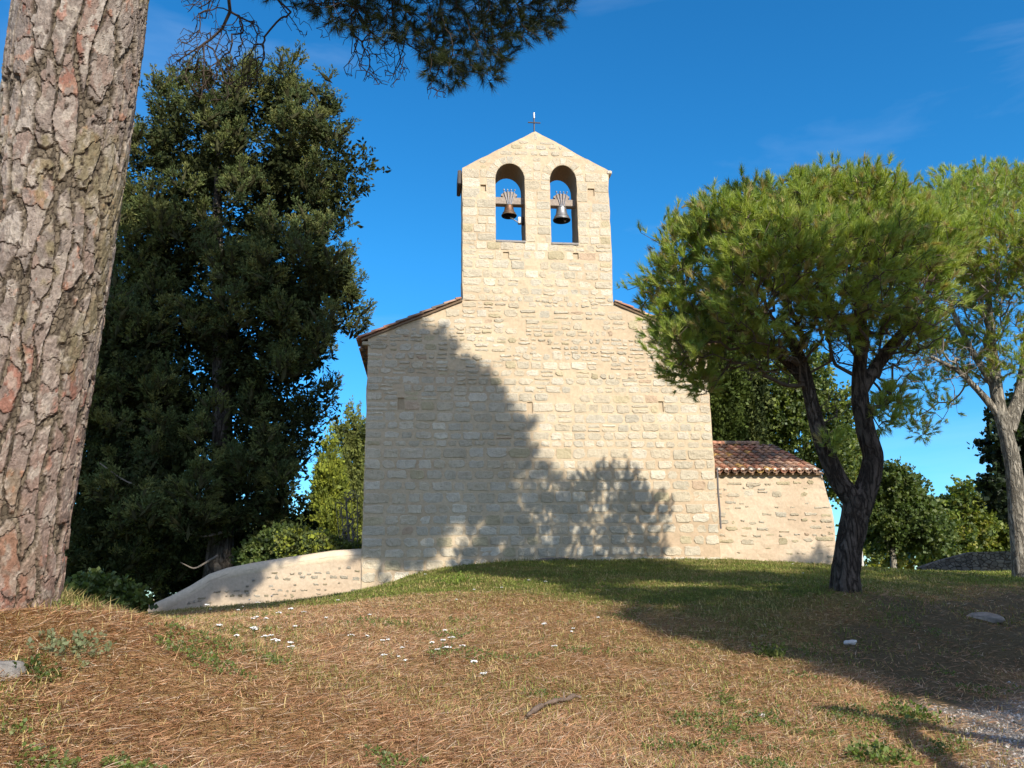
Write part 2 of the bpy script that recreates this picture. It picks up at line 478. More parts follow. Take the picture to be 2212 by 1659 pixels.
def slab(g, outline, holes, recesses, thick, d0=0.0, colf=None, step=0.13, amp=1.0, m=0, wob=0.05):
    """a wall: displaced front with through holes and shallow recesses, its edges run back to the thickness"""
    loops = [resample(outline, step, wob, 1)] + [resample(h, step * .6, wob * .5, 2) for h in holes] + [resample(r, step * .8, wob * .4, 3) for r in recesses]
    pts = []; edges = []
    for L in loops:
        b = len(pts); pts += [tuple(p) for p in L]
        edges += [(b + i, b + (i + 1) % len(L)) for i in range(len(L))]
    O = np.array(loops[0]); lo = O.min(0); hi = O.max(0)
    gx, gy = np.meshgrid(np.arange(lo[0], hi[0], step), np.arange(lo[1], hi[1], step))
    gp = np.column_stack([gx.ravel(), gy.ravel()]) + RNG.uniform(-.02, .02, (gx.size, 2))
    ok = seg_poly_inside(gp, loops[0]) & (poly_dist(gp, loops[0]) > step * .5)
    for L in loops[1:]:
        ok &= ~seg_poly_inside(gp, L) & (poly_dist(gp, L) > step * .4)
    pts += [tuple(p) for p in gp[ok]]
    vv, ee, ff, *_ = delaunay_2d_cdt([Vector(p) for p in pts], edges, [], 0, 1e-5)
    V = np.array([(p.x, p.y) for p in vv]); F = np.array([list(f) for f in ff])
    cen = V[F].mean(1)
    keep = seg_poly_inside(cen, loops[0])
    for L in loops[1:]: keep &= ~seg_poly_inside(cen, L)
    F = F[keep]
    colf = colf or (lambda s, z: np.tile((.5, .4, .28), (len(s), 1)))
    D = lambda s, z: d0 + front_d(s, z) * amp
    g.add(W(V[:, 0], D(V[:, 0], V[:, 1]), V[:, 1]), F[:, ::-1] if False else F, colf(V[:, 0], V[:, 1]), m)
    nh = len(holes)
    for li, L in enumerate(loops):
        L = np.array(L); n = len(L)
        dep = thick if li <= nh else random.uniform(0.035, 0.06)
        segs = np.linspace(0, 1, 7 if li <= nh else 2)
        rows = []
        for q in segs:
            dd = D(L[:, 0], L[:, 1]) * (1 - q) + (d0 + dep) * q
            rows.append(W(L[:, 0], dd, L[:, 1]))
        R_ = np.concatenate(rows); f = []
        for r in range(len(segs) - 1):
            for i in range(n):
                j = (i + 1) % n
                f.append((r * n + i, (r + 1) * n + i, (r + 1) * n + j, r * n + j))
        g.add(R_, f, np.tile(colf(L[:, 0], L[:, 1]), (len(segs), 1)) * ((.5, .47, .45) if 0 < li <= nh else 1), m)  # jambs and soffits of the openings coloured darker to stand for their shade
        if li > nh:
            c = L.mean(0)
            g.add(np.concatenate([W(L[:, 0], np.full(n, d0 + dep), L[:, 1]), W(c[0], d0 + dep, c[1])[None]]),
                  [(i, (i + 1) % n, n) for i in range(n)], colf(L[:, 0], L[:, 1]).mean(0) * .9, m)
    # back face
    bp = np.array(loops[0])
    vb, eb, fb, *_ = delaunay_2d_cdt([Vector(p) for L in loops[:1 + nh] for p in L], edges[:sum(len(L) for L in loops[:1 + nh])], [], 0, 1e-5)
    VB = np.array([(p.x, p.y) for p in vb]); FB = np.array([list(f) for f in fb]); cb = VB[FB].mean(1)
    kb = seg_poly_inside(cb, loops[0])
    for L in loops[1:1 + nh]: kb &= ~seg_poly_inside(cb, L)
    g.add(W(VB[:, 0], np.full(len(VB), d0 + thick), VB[:, 1]), FB[kb][:, ::-1], colf(VB[:, 0], VB[:, 1]), m)

def stone(g, pts, proud, col, d0=0.0, m=1, soft=0.02, amp=1.0):
    """one dressed stone: an outline in facade space, its face stands proud of the mortar"""
    P = np.array(pts); c = P.mean(0); n = len(P)
    sz = (P.max(0) - P.min(0))
    def ring(inset, d):
        Q = P + (c - P) * np.minimum(0.48, inset / np.maximum(np.abs(P - c), 0.03)) * np.array([1, 1])
        dd = front_d(np.full(n, c[0]), np.full(n, c[1])) * amp * 0.3 + front_d(Q[:, 0], Q[:, 1]) * amp * 0.7
        return Q, d0 + dd - d
    tx, tz = random.uniform(-.02, .02), random.uniform(-.03, .012)
    rows = []
    for ins, d in ((0, -0.03), (0.0, proud * .35), (soft * .5, proud * .85), (soft * 1.3, proud)):
        Q, dd = ring(ins, d)
        if d > 0: dd = dd + (Q[:, 0] - c[0]) * tx + (Q[:, 1] - c[1]) * tz + np.array([random.uniform(-.15, .15) * proud for _ in range(n)])
        rows.append(W(Q[:, 0], dd, Q[:, 1]))
    cc = W(c[0], d0 + front_d(np.array([c[0]]), np.array([c[1]]))[0] * amp - proud * random.uniform(.8, 1.25), c[1])[None]
    Q, dd = ring(min(sz) * .27, proud * random.uniform(.85, 1.15))
    rows.append(W(Q[:, 0], dd + (Q[:, 0] - c[0]) * tx, Q[:, 1]))
    f = []
    for r in range(len(rows) - 1):
        for i in range(n):
            j = (i + 1) % n
            f.append((r * n + i, r * n + j, (r + 1) * n + j, (r + 1) * n + i))
    v = np.concatenate(rows)
    cl = np.tile(col, (len(v), 1))
    g.add(v, f, cl, m)
    k = len(rows) - 1
    g.add(np.concatenate([rows[-1], cc]), [(i, (i + 1) % n, n) for i in range(n)], np.tile(col, (n + 1, 1)), m)

def rect_outline(s0, s1, z0, z1, rough, corner):
    w_, h_ = s1 - s0, z1 - z0
    r = min(corner, w_ * .45, h_ * .45)
    out = []
    cs = [(s0 + r, z0 + r, 180), (s1 - r, z0 + r, 270), (s1 - r, z1 - r, 0), (s0 + r, z1 - r, 90)]
    cj = [random.uniform(.5, 1.4) for _ in range(4)]
    for k, (cx, cz, a0) in enumerate(cs):
        rr = r * cj[k]
        ox = (rr - r) * (1 if k in (0, 3) else -1); oz = (rr - r) * (1 if k in (0, 1) else -1)
        for a in (0, 45, 90):
            t = RAD(a0 + a)
            out.append([cx + ox + rr * math.cos(t), cz + oz + rr * math.sin(t)])
        nx = cs[(k + 1) % 4]
        e0 = out[-1]
        L = w_ if k in (0, 2) else h_
        km = 1 + int(L / .14)
        t1 = RAD(nx[2]); e1 = [nx[0] + r * math.cos(t1), nx[1] + r * math.sin(t1)]
        for q in range(1, km + 1):
            u = q / (km + 1); out.append([e0[0] + (e1[0] - e0[0]) * u, e0[1] + (e1[1] - e0[1]) * u])
    skew = random.uniform(-.03, .03) * (rough > .01)
    res = []
    for p in out:
        p = [p[0] + (p[1] - (z0 + z1) / 2) * skew + random.uniform(-rough, rough), p[1] + random.uniform(-rough, rough) * .8]
        res.append((min(max(p[0], s0 - .006), s1 + .006), min(max(p[1], z0 - .006), z1 + .006)))
    return res

STONE_COLS = [(.58, .505, .395), (.61, .54, .43), (.555, .48, .365), (.59, .52, .41), (.53, .47, .37), (.63, .57, .47), (.57, .495, .38), (.54, .49, .40)]
def stone_col(old=0.0):
    r = random.random()
    if r < .05 + old * .1: c = np.array((.52, .445, .30))        # ochre
    elif r < .06 + old * .1: c = np.array((.53, .40, .29))        # reddish
    elif r < .11 + old * .1: c = np.array((.66, .60, .49))        # near white
    else: c = np.array(random.choice(STONE_COLS))
    return c * random.uniform(.92, 1.05) * np.array((1.0, 1.0, .965))

def mortar_col(s, z):
    q = np.column_stack([np.ravel(s) * .55, np.ravel(z) * .9, np.zeros(np.size(s))])
    n = fbm(q, 41, 4)[:, None]
    a = np.array((.53, .43, .295)); b = np.array((.45, .34, .228))
    t = np.clip((n - .42) * 5, 0, 1)
    low = np.clip((5.2 - np.ravel(z)) / 3.2, 0, 1)[:, None] * .9
    t = np.clip(t * .5 + low * .6 * np.clip((n - .3) * 4, 0, 1), 0, 1)
    return a * (1 - t) + b * t

ZB = 0.75                                     # foot of the facade, below the turf
FAC = dict(L=-4.60, Rt=4.95, eave=7.90, tL=-2.02, tR=2.30, tb=9.03)
gable = [(FAC['L'], ZB), (FAC['Rt'], ZB), (FAC['Rt'], 7.92), (FAC['tR'], 9.03), (FAC['tL'], 9.03), (FAC['L'], 7.90)]
tower = [(FAC['tL'], 9.03), (FAC['tR'], 9.03), (2.315, 13.20), (0.15, 14.39), (-2.03, 13.10)]
def arch(s0, s1, z0, zs, zt, n=14):
    c = (s0 + s1) / 2; r = (s1 - s0) / 2
    P = [(s0, z0), (s1, z0), (s1, zs)]
    for k in range(1, n):
        a = math.pi * k / n
        P.append((c + r * math.cos(a), zs + (zt - zs) * math.sin(a)))
    P.append((s0, zs))
    return P
OPEN = [(-1.065, -0.20, 10.84, 12.80, 13.31), (0.545, 1.35, 10.82, 12.80, 13.32)]
def sq(px, py, w_, h_):
    s, z = fpt(px, py); return [(s - w_ / 2, z - h_ / 2), (s + w_ / 2, z - h_ / 2), (s + w_ / 2, z + h_ / 2), (s - w_ / 2, z + h_ / 2)]
REC_T = [sq(1044, 406, .17, .22), sq(1277, 415, .2, .24), sq(1093, 551, .17, .2), sq(1244, 553, .16, .2)]
REC_F = [sq(866, 872, .17, .33), sq(1145, 880, .15, .30), sq(1428, 878, .15, .30)]

def intervals(z0, z1, outline, blocks):
    """stretches of the wall free of openings for a course between two heights"""
    lo, hi = -1e9, 1e9
    for z in (z0 + .004, (z0 + z1) / 2, z1 - .004):
        xs = []
        n = len(outline)
        for i in range(n):
            (x1, y1), (x2, y2) = outline[i], outline[(i + 1) % n]
            if (y1 > z) != (y2 > z): xs.append(x1 + (x2 - x1) * (z - y1) / (y2 - y1))
        if len(xs) < 2: return []
        lo = max(lo, min(xs)); hi = min(hi, max(xs))
    iv = [(lo, hi)]
    for b in blocks:
        b = np.array(b); bz0, bz1 = b[:, 1].min(), b[:, 1].max(); bs0, bs1 = b[:, 0].min(), b[:, 0].max()
        if bz1 <= z0 + .02 or bz0 >= z1 - .02: continue
        nv = []
        for a, c in iv:
            if bs0 > a: nv.append((a, min(c, bs0)))
            if bs1 < c: nv.append((max(a, bs1), c))
            if bs1 <= a or bs0 >= c: pass
        iv = [q for q in nv if q[1] - q[0] > .06]
    return iv

def lay(g, outline, blocks, z0, z1, style, d0=0.0, m=1, edge=0.012, amp=1.0):
    """courses of stones between two heights; style(z, s) gives a dict"""
    z = z0
    while z < z1 - .05:
        st = style(z, 0)
        h = min(random.uniform(*st['h']), z1 - z)
        if z1 - (z + h) < .07: h = z1 - z
        off = random.random() * 100
        for a, b in intervals(z, z + h, outline, blocks):
            s = a + edge; b_ = b - edge
            first = True
            while s < b_ - .05:
                st = style(z, s)
                w_ = h * random.uniform(*st['w'])
                if first or b_ - (s + w_) < h * .9:
                    if first and st.get('quoin'): w_ = max(w_, random.choice([.32, .55, .42]))
                if b_ - (s + w_) < max(.14, h * .6): w_ = b_ - s
                first = False
                gap = random.uniform(*st['gap'])
                if random.random() > st['drop']:
                    wav = (math.sin(s * 1.7 + off) * .5 + math.sin(s * .6 + off * 2) * .5) * st.get('wave', .012)
                    sub = [(s, z, s + w_, z + h)]
                    if st.get('split') and random.random() < st['split'] and h > .16:
                        k = random.uniform(.38, .62); sub = [(s, z, s + w_, z + h * k), (s, z + h * k, s + w_, z + h)]
                    for (x0, y0, x1, y1) in sub:
                        sh = st['shrink']
                        gx = gap * .5 + random.uniform(0, sh) * (x1 - x0); gz = gap * .5 + random.uniform(0, sh) * (y1 - y0)
                        gx2 = gap * .5 + random.uniform(0, sh) * (x1 - x0); gz2 = gap * .5 + random.uniform(0, sh) * (y1 - y0)
                        el = edge + .004
                        X0 = x0 + (gx if x0 > a + el else .004); X1 = x1 - (gx2 if x1 < b - el else .004)
                        Y0, Y1 = y0 + gz + wav, y1 - gz2 + wav
                        if X1 - X0 < .05 or Y1 - Y0 < .03: continue
                        if st.get('jz'):
                            dz_ = random.uniform(-st['jz'], st['jz']); Y0 += dz_; Y1 += dz_; hh_ = (Y1 - Y0) * random.uniform(-.25, .2); Y1 += hh_
                        cz = (Y0 + Y1) / 2; cs = (X0 + X1) / 2
                        out = rect_outline(X0, X1, Y0, Y1, st['rough'], st['corner'] * random.uniform(.5, 1.3))
                        stone(g, out, random.uniform(*st['proud']), stone_col(st.get('old', 0)) * st.get('tone', 1.0), d0, m, st.get('soft', .02), amp)
                s += w_
        z += h

def fac_style(z, s):
    ash = dict(h=(.265, .335), w=(1.15, 2.15), gap=(.022, .07), drop=.012, shrink=.05, rough=.023, corner=.075, proud=(.006, .020), quoin=True, wave=.018, soft=.012)
    mid = dict(h=(.20, .30), w=(1.1, 2.2), gap=(.022, .055), drop=.03, shrink=.045, rough=.021, corner=.07, proud=(.004, .020), quoin=True, wave=.022, split=.14, soft=.013)
    rub = dict(h=(.20, .33), w=(.7, 1.8), gap=(.02, .055), drop=.06, shrink=.09, rough=.028, corner=.09, proud=(.003, .026), quoin=True, wave=.05, split=.55, soft=.012, tone=.97)
    n = fbm(np.array([[s * .4, z * .6, 0.0]]), 55, 3)[0] - .5
    k = z + n * 1.6
    if k < 4.9: return ash
    if k < 6.9: return mid
    return rub
def tow_style(z, s):
    n = fbm(np.array([[s * .5, z * .7, 0.0]]), 57, 3)[0] - .5
    k = z + n * 1.0
    if k < 10.5: return dict(h=(.20, .31), w=(.8, 1.9), gap=(.015, .05), drop=.05, shrink=.08, rough=.024, corner=.06, proud=(.002, .016), quoin=True, wave=.02, split=.2, soft=.014)
    if k < 12.9: return dict(h=(.24, .34), w=(1.0, 1.8), gap=(.015, .04), drop=.03, shrink=.04, rough=.011, corner=.04, proud=(.002, .013), wave=.01, split=.1, soft=.014)
    return dict(h=(.14, .22), w=(1.2, 2.6), gap=(.02, .06), drop=.12, shrink=.10, rough=.015, corner=.06, proud=(.002, .014), wave=.02, split=.15, soft=.014)

chapel = thing("chapel", "pale stone chapel with a twin arched bell gable rising over its blank facade", "chapel", W(0.17, 0, 1.5))
g = G()
slab(g, gable, [], REC_F, 0.95, 0, mortar_col, .13)
lay(g, gable, REC_F, ZB, 9.03, fac_style)
g.build("facade_wall", [MORTAR, STONE], chapel)

g = G()
holes = [arch(*o) for o in OPEN]
slab(g, tower, holes, REC_T, 0.95, 0, mortar_col, .11)
blk = REC_T + [[(o[0] - .005, o[2]), (o[1] + .005, o[2]), (o[1] + .005, o[3]), (o[0] - .005, o[3])] for o in OPEN]
ringb = [[(o[0] - .25, o[3]), (o[1] + .25, o[3]), (o[1] + .25, o[4] + .22), (o[0] - .25, o[4] + .22)] for o in OPEN]
lay(g, tower, blk + ringb, 9.03, 14.36, tow_style)
for o in OPEN:                                     # voussoirs
    c = (o[0] + o[1]) / 2; r = (o[1] - o[0]) / 2; hh = o[4] - o[3]; N = 9
    for k in range(N):
        a0 = math.pi * (k + .06) / N; a1 = math.pi * (k + .94) / N
        R2 = random.uniform(.21, .29)
        pts = []
        for a in np.linspace(a0, a1, 4): pts.append((c + r * 1.015 * math.cos(a), o[3] + hh * 1.015 * math.sin(a)))
        for a in np.linspace(a1, a0, 4): pts.append((c + (r + R2) * math.cos(a) + random.uniform(-.012, .012), o[3] + (hh + R2) * math.sin(a) + random.uniform(-.012, .012)))
        stone(g, pts, random.uniform(.003, .012), stone_col(), 0, 1, .012)
g.build("bell_gable", [MORTAR, STONE], chapel)

def box(g, c0, c1, col=(1, 1, 1), m=0, frame=None, bev=0.0):
    """box between two corners given in facade space (s, d, z) or, with frame None, in world space"""
    f = W if frame == 'f' else (lambda s, d, z: np.stack([s, d, z], -1))
    a = np.array(c0, float); b = np.array(c1, float)
    if bev <= 0:
        q = np.array([[x, y, z] for x in (a[0], b[0]) for y in (a[1], b[1]) for z in (a[2], b[2])])
        fs = [(0, 1, 3, 2), (4, 6, 7, 5), (0, 4, 5, 1), (2, 3, 7, 6), (0, 2, 6, 4), (1, 5, 7, 3)]
        g.add(f(q[:, 0], q[:, 1], q[:, 2]), fs, col, m)
    else:
        import bmesh
        bm = bmesh.new(); bmesh.ops.create_cube(bm, size=1)
        for v in bm.verts:
            v.co = [(a[i] + b[i]) / 2 + v.co[i] * (b[i] - a[i]) for i in range(3)]
        bmesh.ops.bevel(bm, geom=bm.edges[:], offset=bev, segments=2, affect='EDGES')
        bm.verts.ensure_lookup_table()
        q = np.array([v.co[:] for v in bm.verts]); fs = [[v.index for v in fc.verts] for fc in bm.faces]
        bm.free()
        b0 = g.n
        P = f(q[:, 0], q[:, 1], q[:, 2])
        for fc in fs: g.fn.append([i + g.n for i in fc]); g.mn.append(m)
        g.v.append(P); g.c.append(np.tile(np.array(col, float), (len(P), 1))); g.n += len(P)

# grey plank sills of the bell openings, capping stones of the shoulders, lead cap on the tower side
WOODG = mat_flat("weathered_wood", (0.27, 0.25, 0.23), 0.85, 0, 30, 0.3)
for o in OPEN:
    g = G(); box(g, (o[0] + .004, -.03, o[2] - .035), (o[1] - .004, .93, o[2] + .03), m=0, frame='f', bev=.008)
    g.build("sill", WOODG, chapel)
# side walls, rear wall
LEN = 13.0
WALLM = mat_attr("rendered_rubble", 0.95, 9, 0.25, 0.6, 0.03)
g = G(); box(g, (FAC['L'] + .02, .95, -.5), (FAC['L'] + .85, LEN, 7.80), (.52, .42, .29), 0, 'f'); g.build("side_wall", WALLM, chapel)
g = G(); box(g, (FAC['Rt'] - .85, .95, -.5), (FAC['Rt'] - .02, LEN, 7.80), (.52, .42, .29), 0, 'f'); g.build("side_wall", WALLM, chapel)
g = G()
q = [(FAC['L'] + .02, -.5), (FAC['Rt'] - .02, -.5), (FAC['Rt'] - .02, 7.8), (.15, 9.8), (FAC['L'] + .02, 7.8)]
vf = np.array([W(s, d, z) for d in (LEN, LEN + .6) for s, z in q])
g.add(vf[:5], [(0, 1, 2, 3, 4)], (.52, .42, .29)); g.add(vf[5:], [(4, 3, 2, 1, 0)], (.52, .42, .29))
g.add(vf, [(i, i + 5, (i + 1) % 5 + 5, (i + 1) % 5) for i in range(5)], (.52, .42, .29))
g.build("rear_wall", WALLM, chapel)

def tile_col(dark=0.0):
    r = random.random()
    if r < .30: c = np.array((.33, .165, .105))
    elif r < .55: c = np.array((.29, .195, .14))
    elif r < .72: c = np.array((.40, .25, .165))
    elif r < .86: c = np.array((.19, .125, .09))
    elif r < .95: c = np.array((.14, .12, .10))
    else: c = np.array((.42, .27, .10))
    return c * random.uniform(.8, 1.2) * 1.22

def tile_roof(g, o, u, v, n, width, length, pitch=.235, expo=.32, r=.092, seg=7, jit=1.0, fringe=True):
    """rows of hollow clay tiles: u along the eave, v up the slope, n normal; origin at the eave corner"""
    cols = int(width / pitch)
    rows = int(math.ceil(length / expo))
    th = np.linspace(0, math.pi, seg + 1)
    for k in range(cols + 1):
        for cover in (1, 0):
            if not cover and k == cols: continue
            xc = (k if cover else k + .5) * pitch + .02
            for q in range(rows):
                y0 = q * expo - (.10 if q == 0 and not cover else .05 if q == 0 else 0)
                y1 = min(q * expo + expo + .09, length + .02)
                jx = random.uniform(-.008, .008) * jit; ja = random.uniform(-.02, .02) * jit
                r0, r1 = r * random.uniform(.97, 1.05), r * .84
                col = tile_col()
                for inner in (0, 1):
                    rr0, rr1 = (r0, r1) if not inner else (r0 - .014, r1 - .014)
                    P = []
                    for (yy, rr, lift) in ((y0, rr0, .030), (y1, rr1, .004)):
                        for t in th:
                            cx = math.cos(t) * rr; cz = math.sin(t) * rr * .82
                            if cover: zz = .045 + cz + lift
                            else: zz = .105 - cz + lift - .01
                            P.append(o + u * (xc + jx + cx + ja * yy * 0) + v * yy + n * zz)
                    m_ = seg + 1
                    f = [(i, i + 1, m_ + i + 1, m_ + i) for i in range(seg)]
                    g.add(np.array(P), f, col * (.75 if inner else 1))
                    if inner == 0: P_out = P
                # rim at the lower end
                Pi = P[:seg + 1]; Po = P_out[:seg + 1]
                g.add(np.array(Po + Pi), [(i, seg + 1 + i, seg + 2 + i, i + 1) for i in range(seg)], col * .9)

def frame_roof(name, eave_s, eave_z, ridge_s, ridge_z, d0, d1, parent, over, verge):
    dv = np.array([ridge_s - eave_s, ridge_z - eave_z]); L = np.linalg.norm(dv); dv /= L
    v = US * dv[0] + np.array([0, 0, dv[1]])
    u = UD
    n = np.cross(u, v); n = n if n[2] > 0 else -n
    o = W(eave_s, d0, eave_z)
    o = np.asarray(o) - v * over
    g = G()
    # the strip over the gable wall stops at the bell gable, the main slope lies behind it
    for d_a, d_b, LL in ((d0, .93, verge + over), (.97, d1, L + over)):
        oo = o + u * (d_a - d0); dw = d_b - d_a
        tile_roof(g, oo + u * .08, u, v, n, dw - .1, LL, .25, .36, .10, 6)
        b = [oo + v * .02, oo + u * dw + v * .02, oo + u * dw + v * LL, oo + v * LL]
        bb = [p - n * .04 for p in b]
        g.add(np.array([p + n * .01 for p in b] + bb), [(0, 1, 2, 3), (7, 6, 5, 4), (0, 4, 5, 1), (1, 5, 6, 2), (2, 6, 7, 3), (3, 7, 4, 0)], (.16, .11, .07))
    return g.build(name, TILE, parent)
slope = (9.03 - 7.90) / (FAC['tL'] - FAC['L'])
rz = 9.03 + (0.15 - FAC['tL']) * slope
r1 = frame_roof("roof", FAC['L'], 7.90, .15, rz, -.05, LEN, chapel, .22, math.hypot(FAC['tL'] - FAC['L'], 1.13) - .02)
r2 = frame_roof("roof", FAC['Rt'], 7.92, .15, rz, -.05, LEN, chapel, .22, math.hypot(FAC['Rt'] - FAC['tR'], 1.11) - .02)
# rafter ends below the eaves
for sgn, s0 in ((-1, FAC['L']), (1, FAC['Rt'])):
    g = G()
    for k in range(27):
        d = .25 + k * .46
        box(g, (s0 + sgn * .02, d, 7.69), (s0 + sgn * .20, d + .11, 7.80), (.12, .09, .07), 0, 'f')
    for row in range(2):
        for k in range(54):
            d = .08 + k * .235
            th = np.linspace(math.pi, 2 * math.pi, 6)
            P = []
            for e in (s0, s0 + sgn * (.10 + .07 * row)):
                for t in th: P.append(W(e, d + .1 + math.cos(t) * .09, 7.62 + row * .1 + .08 + math.sin(t) * .07))
            g.add(np.array(P), [(i, i + 1, 7 + i, 6 + i) for i in range(5)], tile_col() * .8)
    g.build("eave_cornice", TILE, chapel)
# stone kneeler at the left foot of the verge
g = G(); s, z = fpt(805, 724)
stone(g, rect_outline(FAC['L'] - .16, FAC['L'] + .42, 7.66, 7.78, .008, .03), .05, np.array((.45, .38, .27)), .02, 0, .01)
g.build("kneeler_stone", STONE, chapel)
# capping stones at the shoulders of the bell gable
SLATE = mat_flat("dark_cap", (.09, .08, .075), .8, 0, 20, .3)
g = G(); box(g, (-2.16, .05, 12.62), (-2.045, .90, 13.06), m=0, frame='f', bev=.02); g.build("corbel", SLATE, chapel)
g = G(); box(g, (2.27, -.05, 13.08), (2.42, .55, 13.19), (.62, .54, .42), m=0, frame='f', bev=.02); g.build("corbel", STONE, chapel)
# flat dark slab lying at the wall foot
bs = W(fpt(1205, 1207)[0], -.12, 1.83)

# ------------------------------------------------------------------ cross
def tube(g, pts, rad, seg=8, col=(1, 1, 1), m=0, caps=True, ell=1.0):
    pts = np.asarray(pts, float); n = len(pts)
    rad = np.broadcast_to(np.asarray(rad, float), (n,))
    T = np.gradient(pts, axis=0); T = unit(T)
    ref = np.array([0, 0, 1.0]) if abs(T[0][2]) < .9 else np.array([1.0, 0, 0])
    a = unit(np.cross(T[0], ref)); rows = []
    for i in range(n):
        a = unit(a - T[i] * (a @ T[i])); b = np.cross(T[i], a)
        th = np.linspace(0, 2 * math.pi, seg, endpoint=False)
        rows.append(pts[i] + rad[i] * (np.cos(th)[:, None] * a + np.sin(th)[:, None] * b * ell))
    v = np.concatenate(rows); k = np.arange(seg); k2 = (k + 1) % seg
    f = np.concatenate([np.stack([r * seg + k, r * seg + k2, (r + 1) * seg + k2, (r + 1) * seg + k], 1) for r in range(n - 1)])
    c = np.asarray(col, float)
    if c.ndim == 2 and len(c) == n: c = np.repeat(c, seg, 0)
    g.add(v, f, c, m)
    if caps:
        for r, o in ((0, pts[0]), (n - 1, pts[-1])):
            cc = c if c.ndim == 1 else c[:seg + 1] if len(c) > seg else c
            if c.ndim == 2: cc = c[r * seg]
            ff = np.stack([r * 0 + k2, k, np.full(seg, seg)], 1) if r == 0 else np.stack([k, k2, np.full(seg, seg)], 1)
            g.add(np.concatenate([rows[r], [o]]), ff, cc, m)

IRON = mat_flat("wrought_iron", (.10, .09, .085), .6, .6, 40, .3)
STEEL = mat_flat("galvanised_steel", (.42, .43, .44), .35, 1.0, 40, .12)
CZ = .3                                                    # the cross stands this far behind the front
def up(px, py, d=CZ):
    s, z = fpt(px, py, d); return W(s, d, z)
sx, sz = fpt(1154, 284, CZ)
cross = thing("iron_cross", "thin iron cross with a bright tip on the peak of the bell gable", "cross", W(sx, CZ, 14.32))
g = G(); tube(g, [W(sx, CZ, 14.30), W(sx, CZ, fpt(1154, 256, CZ)[1])], .021, 8); g.build("shaft", IRON, cross)
g = G(); za = fpt(1154, 266, CZ)[1]; tube(g, [W(sx - .19, CZ - .024, za), W(sx + .19, CZ - .024, za)], .02, 8); g.build("crossbar", IRON, cross)
g = G(); z0 = fpt(1154, 256, CZ)[1]; z1 = fpt(1153, 242, CZ)[1]
tube(g, [W(sx, CZ, z0), W(sx, CZ, z0 + .04), W(sx, CZ, z1 - .03), W(sx, CZ, z1)], [.03, .034, .03, .006], 8); g.build("tip", STEEL, cross)

# ------------------------------------------------------------------ bells
def lathe(g, prof, c, seg=32, col=(1, 1, 1), m=0):
    th = np.linspace(0, 2 * math.pi, seg, endpoint=False)
    rows = [np.stack([c[0] + r * np.cos(th), c[1] + r * np.sin(th), np.full(seg, c[2] + z)], 1) for r, z in prof]
    v = np.concatenate(rows); k = np.arange(seg); k2 = (k + 1) % seg
    f = np.concatenate([np.stack([r * seg + k, r * seg + k2, (r + 1) * seg + k2, (r + 1) * seg + k], 1) for r in range(len(prof) - 1)])
    g.add(v, f, col, m)

